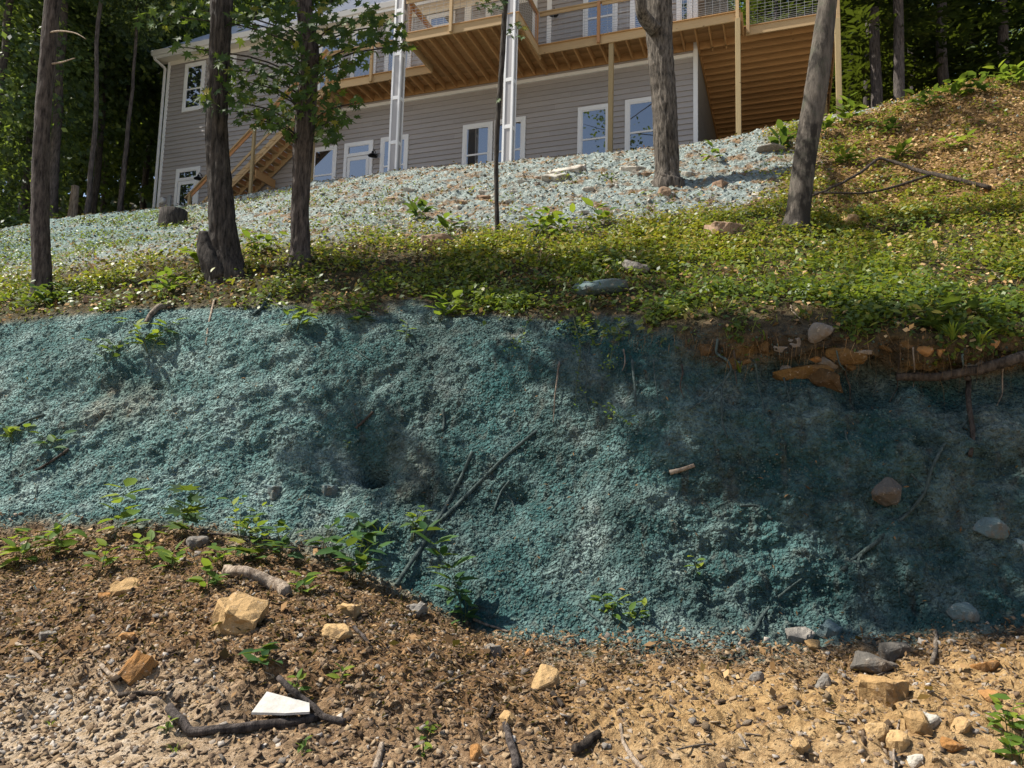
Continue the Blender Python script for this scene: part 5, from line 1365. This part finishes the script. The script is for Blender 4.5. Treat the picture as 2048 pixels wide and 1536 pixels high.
WEEDS = [
 (40, 1130, 60, 16, 30, 'bushy yellow-green weed at the left edge under the bank', dict(stems=4)),
 (110, 1108, 55, 14, 28, 'yellow-green weed second from the left edge under the bank', dict(stems=3)),
 (232, 1080, 118, 11, 36, 'tall thin weed with drooping leaves left of the tan slab', {}),
 (200, 1140, 44, 12, 24, 'low leafy weed above the tipped tan slab', dict(stems=3)),
 (366, 1080, 100, 8, 34, 'tall weed with bright yellow lobed leaves on the grey stone mound', dict(kind='lobed')),
 (300, 1130, 60, 11, 24, 'slender weed between the tan slab and the mound', dict(stems=2)),
 (338, 1140, 34, 9, 26, 'broad-leaved seedling below the mound', dict(stems=2)),
 (480, 1080, 76, 20, 20, 'feathery light green weed at the top of the mound', dict(stems=4, spread=.5)),
 (500, 1122, 34, 6, 44, 'low weed with large lobed leaves above the split wood', dict(kind='lobed', stems=2, updir=1.4)),
 (520, 1095, 50, 9, 30, 'bright weed right of the feathery one', dict(stems=2)),
 (412, 1180, 40, 12, 26, 'low weed touching the left side of the largest tan block', dict(stems=3)),
 (440, 1130, 32, 9, 24, 'low weed above the largest tan block', dict(stems=2)),
 (565, 1120, 70, 12, 26, 'dark green upright weed right of the split wood', dict(kind='dark', stems=3)),
 (600, 1190, 40, 8, 26, 'bright seedling at the right end of the split wood', {}),
 (640, 1120, 62, 13, 26, 'dark leafy weed left of the lush one at the bank foot', dict(kind='dark', stems=4, spread=.5)),
 (710, 1160, 80, 22, 36, 'lush dark green plant with long leaves at the bank foot', dict(kind='dark', stems=5, spread=.55)),
 (742, 1100, 56, 14, 30, 'dark plant with strap leaves above the lush one', dict(kind='dark', stems=4, spread=.6)),
 (820, 1075, 60, 16, 18, 'small fine-leaved weed above the leaning weed', dict(stems=3)),
 (926, 1230, 170, 20, 34, 'tall dark weed leaning left against the middle of the bank', dict(kind='dark', lean=-.42)),
 (930, 1245, 40, 12, 22, 'small weed at the foot of the tall leaning one', dict(kind='dark', stems=3)),
 (528, 1330, 34, 12, 28, 'small dark weed in the gravel right of the largest tan block', dict(kind='dark', stems=3)),
 (585, 1378, 22, 8, 20, 'tiny weed in the gravel above the forked log', dict(stems=2)),
 (684, 1358, 24, 6, 18, 'tiny pale weed right of the gravel weed', {}),
 (330, 1465, 22, 7, 16, 'tiny weed left of the forked log', dict(stems=2)),
 (855, 1475, 22, 9, 16, 'tiny weed in the bottom gravel left of centre', dict(stems=2)),
 (850, 1510, 20, 8, 16, 'tiny weed at the bottom edge left of centre', dict(stems=2)),
 (600, 1500, 20, 7, 14, 'tiny weed below the forked log', dict(stems=2)),
 (1220, 1230, 34, 16, 20, 'pale creeping weed on the lower bank right of centre', dict(stems=4, spread=.8)),
 (1270, 1240, 30, 12, 18, 'pale creeping weed beside the first on the lower bank', dict(stems=3, spread=.8)),
 (1392, 1146, 36, 4, 18, 'single brownish sprig on the lit right bank', {}),
 (2022, 1470, 60, 16, 30, 'bright weed at the right edge of the bottom soil', dict(stems=3)),
 (2035, 1525, 50, 14, 30, 'weed at the bottom right corner', dict(stems=3)),
 (590, 660, 60, 22, 20, 'pale spiky weed on the lit bank below the maple', dict(stems=4, spread=.6)),
 (812, 680, 36, 5, 18, 'small round-leaved sprig on the lip left of centre', {}),
 (690, 960 - 60, 18, 4, 10, 'tiny sprig above the hollow', {}),
 (300, 700, 60, 18, 22, 'trailing weed hanging on the left bank', dict(stems=4, spread=.7)),
 (215, 720, 40, 12, 20, 'dull trailing weed left of the hanging one on the left bank', dict(kind='dark', stems=4, spread=.7)),
 (30, 880, 34, 14, 20, 'creeping weed at the left edge of the bank', dict(stems=4, spread=.8)),
 (95, 900, 30, 12, 20, 'creeping weed on the left bank beside the dark stick', dict(kind='dark', stems=4, spread=.8)),
 (1700, 255, 56, 16, 20, 'sunlit yellow-green weed by the deck post foot', dict(stems=3)),
 (1655, 275, 46, 16, 20, 'bright weed right of the leaning trunk at the crest', dict(stems=3)),
 (1560, 300, 36, 18, 26, 'dark weed by the long grey rock at the crest', dict(kind='dark', stems=4, spread=.8)),
 (1905, 200, 40, 16, 20, 'bright leafy plant at the top of the right slope', dict(stems=3, spread=.6)),
 (1960, 190, 36, 22, 20, 'leafy plant at the top right among dark leaves', dict(kind='dark', stems=4, spread=.8)),
 (2020, 172, 44, 24, 22, 'broad leafy plant at the right edge of the crest', dict(stems=4, spread=.8)),
 (1850, 218, 32, 18, 18, 'dark leafy plant left of the bright one on the right crest', dict(kind='dark', stems=4, spread=.8)),
 (1780, 270, 34, 20, 20, 'dark broad-leaved weed on the right shoulder', dict(kind='dark', stems=4, spread=.8)),
 (1800, 320, 30, 16, 20, 'yellow-green weed on the litter right of the leaning trunk', dict(stems=3, spread=.8)),
 (1700, 330, 32, 16, 20, 'broad-leaved weed right beside the leaning trunk', dict(stems=3, spread=.8)),
 (1905, 300, 28, 14, 18, 'small weed on the upper right litter', dict(stems=3, spread=.8)),
 (1205, 455, 50, 12, 24, 'upright yellow-green weed at the edge of the mulch', dict(stems=3)),
 (1080, 470, 50, 16, 26, 'bright weed right of the sapling foot', dict(stems=4, spread=.6)),
 (1130, 475, 46, 14, 24, 'second bright weed right of the sapling foot', dict(stems=3, spread=.6)),
 (900, 470, 40, 14, 24, 'bright weed above the layered brown stone', dict(stems=3, spread=.6)),
 (835, 440, 36, 16, 22, 'weed on the mulch right of the maple', dict(kind='dark', stems=4, spread=.8)),
 (400, 540, 60, 20, 22, 'bright bushy weed left of the oak stub', dict(stems=4, spread=.5)),
 (520, 510, 44, 20, 22, 'leafy weed between the oak and the maple', dict(stems=4, spread=.7)),
 (90, 610, 36, 22, 26, 'grey-green leafy plant at the foot of the farthest left trunk', dict(kind='dark', stems=5, spread=.9)),
 (330, 590, 40, 16, 24, 'yellow-green weed on the left bank edge', dict(stems=4, spread=.7)),
 (1420, 320, 26, 8, 20, 'little weed right of the furrowed trunk', dict(stems=2)),
 (1880, 660, 40, 12, 40, 'large-leaved seedling on the lip above the thick root', dict(kind='lobed', stems=3, spread=.7)),
 (1945, 640, 40, 10, 40, 'lobed seedling near the right end of the lip', dict(kind='lobed', stems=3, spread=.6)),
 (880, 640, 40, 14, 30, 'drooping leafy weed on the lip near the middle', dict(stems=3, spread=.7)),
 (720, 650, 30, 16, 22, 'ragged dark weed on the lip below the maple', dict(kind='dark', stems=4, spread=.9)),
]
for (px, py, h, n, l, lab, kw) in WEEDS: weed(px, py, h, n, l, lab, **kw)
for (px, py, h, n, lab) in [(1905, 680, 46, 26, 'arching grass tuft on the lip above the thick root'), (1960, 690, 40, 22, 'grass tuft right of the arching one on the lip'), (1530, 680, 30, 16, 'small grass tuft on the lip left of the grey blue stone'), (1480, 745, 34, 14, 'grass hanging under the lip by the knotted root'), (760, 1070, 40, 16, 'strap-leaved grass above the lush dark plant'), (350, 1505, 26, 12, 'small grass tuft at the bottom left gravel'), (100, 1450, 20, 12, 'tiny grass tuft in the left road gravel'), (1720, 590, 30, 16, 'grass tuft in the sunlit ground cover')]:
    grass(px, py, h, n, lab)
# hanging vines with round leaves over the lip
for (q, lab) in [(([(1150, 640), (1160, 700), (1155, 760), (1150, 810)]), 'leafy vine hanging down the bank left of the straight root'), ([(1230, 670), (1222, 720), (1216, 745)], 'short leafy vine over the lip right of the long one'), ([(1060, 640), (1040, 680), (1020, 700)], 'leafy runner creeping over the lip near the middle'), ([(1180, 800), (1230, 830), (1260, 850)], 'thin runner with small pale leaves on the mid bank')]:
    P = [T(x, y)[0] + T(x, y)[1] * .03 for x, y in q]; path = spline(P, 30)
    t = empty('vine', tuple(path[0])); tag(t, lab, 'plant'); o = path[0]
    tube_obj_local('stem', M['stem'], t, path - o, np.linspace(.005, .002, 30))
    for k in range(28):
        a = path[random.randrange(30)] - o
        leaf_obj(ME_WEED, t, a + RNG.normal(0, .045, 3) + np.array([0, -.03, 0]), np.array([random.gauss(0, .4), -.6, .7]), random.uniform(.035, .06))

# ------------------------------------------------------------------ loose stones: 300 singly, the rest as one bed
def pebble_tpl(seed, flat=.6):
    g = np.random.default_rng(seed)
    V = np.array([[x, y, z] for z in (-1, 1) for y in (-1, 1) for x in (-1, 1)], float) * .5
    V *= g.uniform(.65, 1.1, V.shape); V[:, 2] *= flat
    V[4:, :2] *= g.uniform(.55, .9); V[:, 0] += V[:, 2] * g.uniform(-.5, .5)
    Fq = np.array([[0, 2, 3, 1], [4, 5, 7, 6], [0, 1, 5, 4], [1, 3, 7, 5], [3, 2, 6, 7], [2, 0, 4, 6]])
    return V, Fq
apw = apron * sstep(V2, 1.7, 2.0) * near
PEB = [pebble_tpl(s, f) for s, f in ((1, .32), (2, .5), (3, .2), (4, .25), (5, .4), (6, .15))]
LS = [leaf_mesh('loose_stone', V, Fq, M['loose']) for V, Fq in PEB]
p, n, k = sample(300, apw * (1 + 1.2 * sstep(V2, 2.3, 3.0)) * (U2 > -40) * (U2 < 2090))
fr = frames(n, None, .6)
for i in range(300):
    s = random.uniform(.035, .062) * (1.15 if random.random() < .15 else 1)
    o = bpy.data.objects.new('stone', LS[i % 6]); COL.objects.link(o)
    A = fr[i] * s; q = p[i] + n[i] * s * .18
    o.matrix_basis = Matrix(((A[0, 0], A[0, 1], A[0, 2], q[0]), (A[1, 0], A[1, 1], A[1, 2], q[1]), (A[2, 0], A[2, 1], A[2, 2], q[2]), (0, 0, 0, 1)))
    tag(o, 'small loose angular stone on the bare debris below the bank', 'stone', 'loose stones at the foot of the bank')
def bed(name, mat, n, w, lo, hi, tintfn, jit=.5, sinkf=.12, pw=2.2, tpls=PEB, stretch=None):
    Vs = []; 
    each = n // len(tpls); P_, F_, T_ = [], [], []; off = 0
    for V, Fq in tpls:
        p, nr, k = sample(each, w)
        s = lo + (hi - lo) * RNG.uniform(0, 1, each) ** pw
        fr = frames(nr, None, jit) * s[:, None, None]
        if stretch is not None: fr = fr * RNG.uniform(stretch[0], stretch[1], (each, 1, 3))
        q = p + nr * (s * sinkf)[:, None]
        VV_ = (np.einsum('nij,kj->nki', fr, V) + q[:, None, :]).reshape(-1, 3)
        FF = (Fq[None] + (np.arange(each) * len(V))[:, None, None]).reshape(-1, 4) + off
        P_.append(VV_); F_.append(FF); T_.append(np.repeat(tintfn(k), len(V))); off += len(VV_)
    me = np_mesh(name, np.vstack(P_), np.vstack(F_), False, np.concatenate(T_)); me.materials.append(M[mat])
    return tag(link(name, me), kind='stuff')
inview = ((U2 > -50) & (U2 < 2100)).astype(float)
gm = lambda k: np.clip(RNG.uniform(.0, .62, len(k)) + .08 * orange[k] + (RNG.uniform(0, 1, len(k)) < .05 + .5 * gravelz[k]) * RNG.uniform(.15, .42, len(k)), 0, 1)
gcl = sstep(fbm(P0, .5, 3, 101), -.35, .35)
bed('gravel', 'gravel', 19000, apw * inview * (.25 + gcl) * (1 + .8 * gravelz) * (1 - .6 * orange), .006, .05, gm, .8, .02, 3.2)
bed('stone_chips', 'gravel', 20000, apw * inview * (1.2 - .7 * gcl) * (1 - .3 * gravelz) * (1 - .7 * orange), .008, .05, lambda k: np.clip(RNG.normal(.28, .16, len(k)) + .12 * orange[k], 0, .6), .45, .05, 2.6, [pebble_tpl(17, .10), pebble_tpl(18, .14), pebble_tpl(19, .18)], (.6, 1.4))
bed('mulch_crumbs', 'clod', 52000, teal * bankm * inview * (1 - .35 * sstep(U2, 1350, 1700)), .006, .026, lambda k: np.clip(.20 + .25 * nz2[k] + .42 * mint_sunlit[k] + RNG.normal(0, .12, len(k)), 0, 1), .6, .10, 2.0)
upw = np.clip(pale + .8 * leftteal + .25 * litter * sstep(V2, 9, 9.6), 0, 1) * (V2 < 11.3) * inview
bed('slate_shards', 'shard', 15000, upw, .012, .09, lambda k: np.clip(RNG.uniform(0, 1, len(k)) * .8 + .25 * pale[k] - .35 * leftteal[k], 0, 1), 
    .55, .10, 3.6, [pebble_tpl(7, .16), pebble_tpl(8, .22), pebble_tpl(9, .3)])
# ------------------------------------------------------------------ ground cover and litter
cov = litter * near * inview
cz = fbm(P0, .8, 3, 91)
right = sstep(U2, 780, 1050)
dens = cov * (sstep(cz + .5 * nz2, -.15, .3) + .10) * (.38 + .95 * right * (1 - .6 * sstep(V2, 9.2, 9.8))) * (1 - .92 * sstep(U2, 1500, 1700) * sstep(V2, 9.15, 9.6)) + .35 * sstep(V2, 7.0, 7.9) * (1 - sstep(V2, 8, 8.3)) * sstep(U2, 900, 1100) * (1 - .7 * sstep(U2, 1450, 1600)) * sstep(cz + nz2, -.3, .4)
def cover(name, mat, n, w, lo, hi, up, tint, jit, TV=LEAF_Q, TF=LEAF_QF):
    p, nr, k = sample(n, w)
    h = RNG.uniform(0, 1, n) ** 1.5 * up
    Z = nr * .4 + np.array([0, -.15, .7])
    fr = frames(Z, None, jit) * RNG.uniform(lo, hi, n)[:, None, None]
    q = p + np.array([0, 0, 1.0]) * h[:, None] + nr * .01
    me = scatter_mesh(name, TV, TF, q, fr, tint(k)); me.materials.append(M[mat])
    return tag(link(name, me), kind='stuff')
cover('ground_cover', 'cover', 72000, dens, .03, .095, .17, lambda k: np.clip(.36 + .22 * cz[k] + .42 * sstep(V2[k], 8.25, 8.9) + RNG.normal(0, .2, len(k)), 0, 1), .5)
lw = cov * (.5 + .9 * (1 - sstep(cz, -.3, .1)) + 1.2 * sstep(U2, 1500, 1700) * sstep(V2, 9.0, 9.6)) + .22 * pale + .10 * apron * sstep(V2, 2.6, 3.2) * (1 - gravelz)
cover('leaf_litter', 'litter', 40000, lw * inview * near, .03, .10, .05, lambda k: np.clip(RNG.uniform(0, 1, len(k)) + .25 * sstep(U2[k], 1500, 1700), 0, 1), .7)
cover('wood_debris', 'litter', 18000, (apron * sstep(V2, 2.2, 2.8) * (1 - .8 * orange) * (1 - .7 * gravelz) + .012 * bankm) * inview, .012, .07, .015, lambda k: RNG.uniform(0, .7, len(k)), .5, LEAF_Q * np.array([1, .45, 1]))
# leaves on the upper right slope
cover('slope_seedlings', 'cover', 3200, litter * sstep(U2, 1540, 1700) * sstep(V2, 9.0, 9.5) * (V2 < 11.4) * inview * (sstep(cz, -.1, .4) + .1), .04, .12, .12, lambda k: np.clip(.6 + .3 * nz2[k] + RNG.normal(0, .2, len(k)), 0, 1), .5)
# leaf sprinkle over the left slope below the woods
cover('sparse_seedlings', 'cover', 12000, (pale * .35 + leftteal * .4 + .5 * litter) * (1 - sstep(U2, 700, 900)) * (V2 < 10.6) * inview * sstep(cz, -.2, .4), .03, .07, .10, lambda k: np.clip(.45 + RNG.normal(0, .22, len(k)), 0, 1), .5)

# root hairs and dead strands hanging from the lip
n = 420
p, nr, k = sample(n, np.exp(-((V2 - 7.8) / .22) ** 2) * sstep(U2, 1050, 1400) * inview)
L = RNG.uniform(.05, 1, n) ** 2 * .42 + .03; w = RNG.uniform(.0012, .0035, n)
TV = np.array([[-.5, 0, 0], [.5, 0, 0], [.35, .15, -.5], [-.35, .15, -.5], [.1, -.1, -1], [-.1, -.1, -1]]); TF = np.array([[0, 1, 2, 3], [3, 2, 4, 5]])
A = np.zeros((n, 3, 3)); th = RNG.uniform(-.7, .7, n)
A[:, 0, 0] = w * np.cos(th); A[:, 1, 0] = w * np.sin(th); A[:, 0, 1] = RNG.normal(0, .12, n); A[:, 1, 1] = RNG.normal(0, .08, n); A[:, 2, 2] = L; A[:, 0, 2] = RNG.normal(0, .05, n); A[:, 1, 2] = -L * .1
me = scatter_mesh('root_hairs', TV, TF, p + nr * .03 + np.array([0, -.02, .03]), A, RNG.uniform(.2, .9, n)); me.materials.append(M['litter'])
tag(link('root_hairs', me), kind='stuff')

# leafy clumps that stand out of the ground cover
p, nr, k = sample(420, cov * (.25 + right) * (V2 < 9.4) + .25 * cov * (1 - right) + .08 * pale * (V2 < 10.3))
m_ = 20; n = 420 * m_
s_ = np.repeat(RNG.uniform(.07, .20, 420), m_)
off = RNG.normal(0, 1, (n, 3)) * np.array([1, 1, 0]) * s_[:, None] * .8
P = np.repeat(p, m_, 0) + off + np.array([0, 0, 1.0]) * (s_ * RNG.uniform(.2, 1.3, n))[:, None]
Z = off * 1.5 + np.array([0, -.25, .6])
fr = frames(Z, off + RNG.normal(0, .02, (n, 3)), .3) * (s_ * RNG.uniform(.35, .65, n))[:, None, None]
me = scatter_mesh('leafy_clumps', LEAF_O, LEAF_OF, P, fr, np.clip(np.repeat(RNG.uniform(.3, .85, 420), m_) + RNG.normal(0, .1, n), 0, 1)); me.materials.append(M['cover'])
tag(link('leafy_clumps', me), kind='stuff')
# flat pale slabs strewn over the slope under the house
for q in range(46):
    px, py = random.uniform(760, 1560), random.uniform(345, 480)
    if py < 345 + max(0, (1000 - px)) * .12: continue
    r = rock(px, py, random.uniform(16, 34), random.uniform(6, 11), random.choice(['paler', 'paler', 'greyr', 'pink']), 'flat stone chip lying on the sprayed slope below the house', 'stone', depth=random.uniform(.5, .9), flat=.4, rz=random.uniform(-.8, .8), tilt=(random.uniform(.2, .6), random.uniform(-.25, .25)), sink=.15, cat='stone')
    r['group'] = 'flat stones strewn on the slope below the house'

# grass blades among the ground cover
n = 9000
p, nr, k = sample(n, cov * (.2 + right) * sstep(nz2, -.1, .35) * (V2 < 9.6))
out = RNG.normal(0, 1, (n, 3)) * np.array([1, 1, 0]) + np.array([0, 0, 1.3])
fr = frames(np.cross(out, RNG.normal(0, 1, (n, 3))), out, 0) * (RNG.uniform(.06, .2, n))[:, None, None]
me = scatter_mesh('grass_blades', _gr * np.array([1, .8, 1]), np.array([[0, 1, 5, 6], [1, 2, 4, 5], [2, 3, 3, 4]])[:2], p, fr, RNG.uniform(.2, .9, n)); me.materials.append(M['cover'])
tag(link('grass_blades', me), kind='stuff')
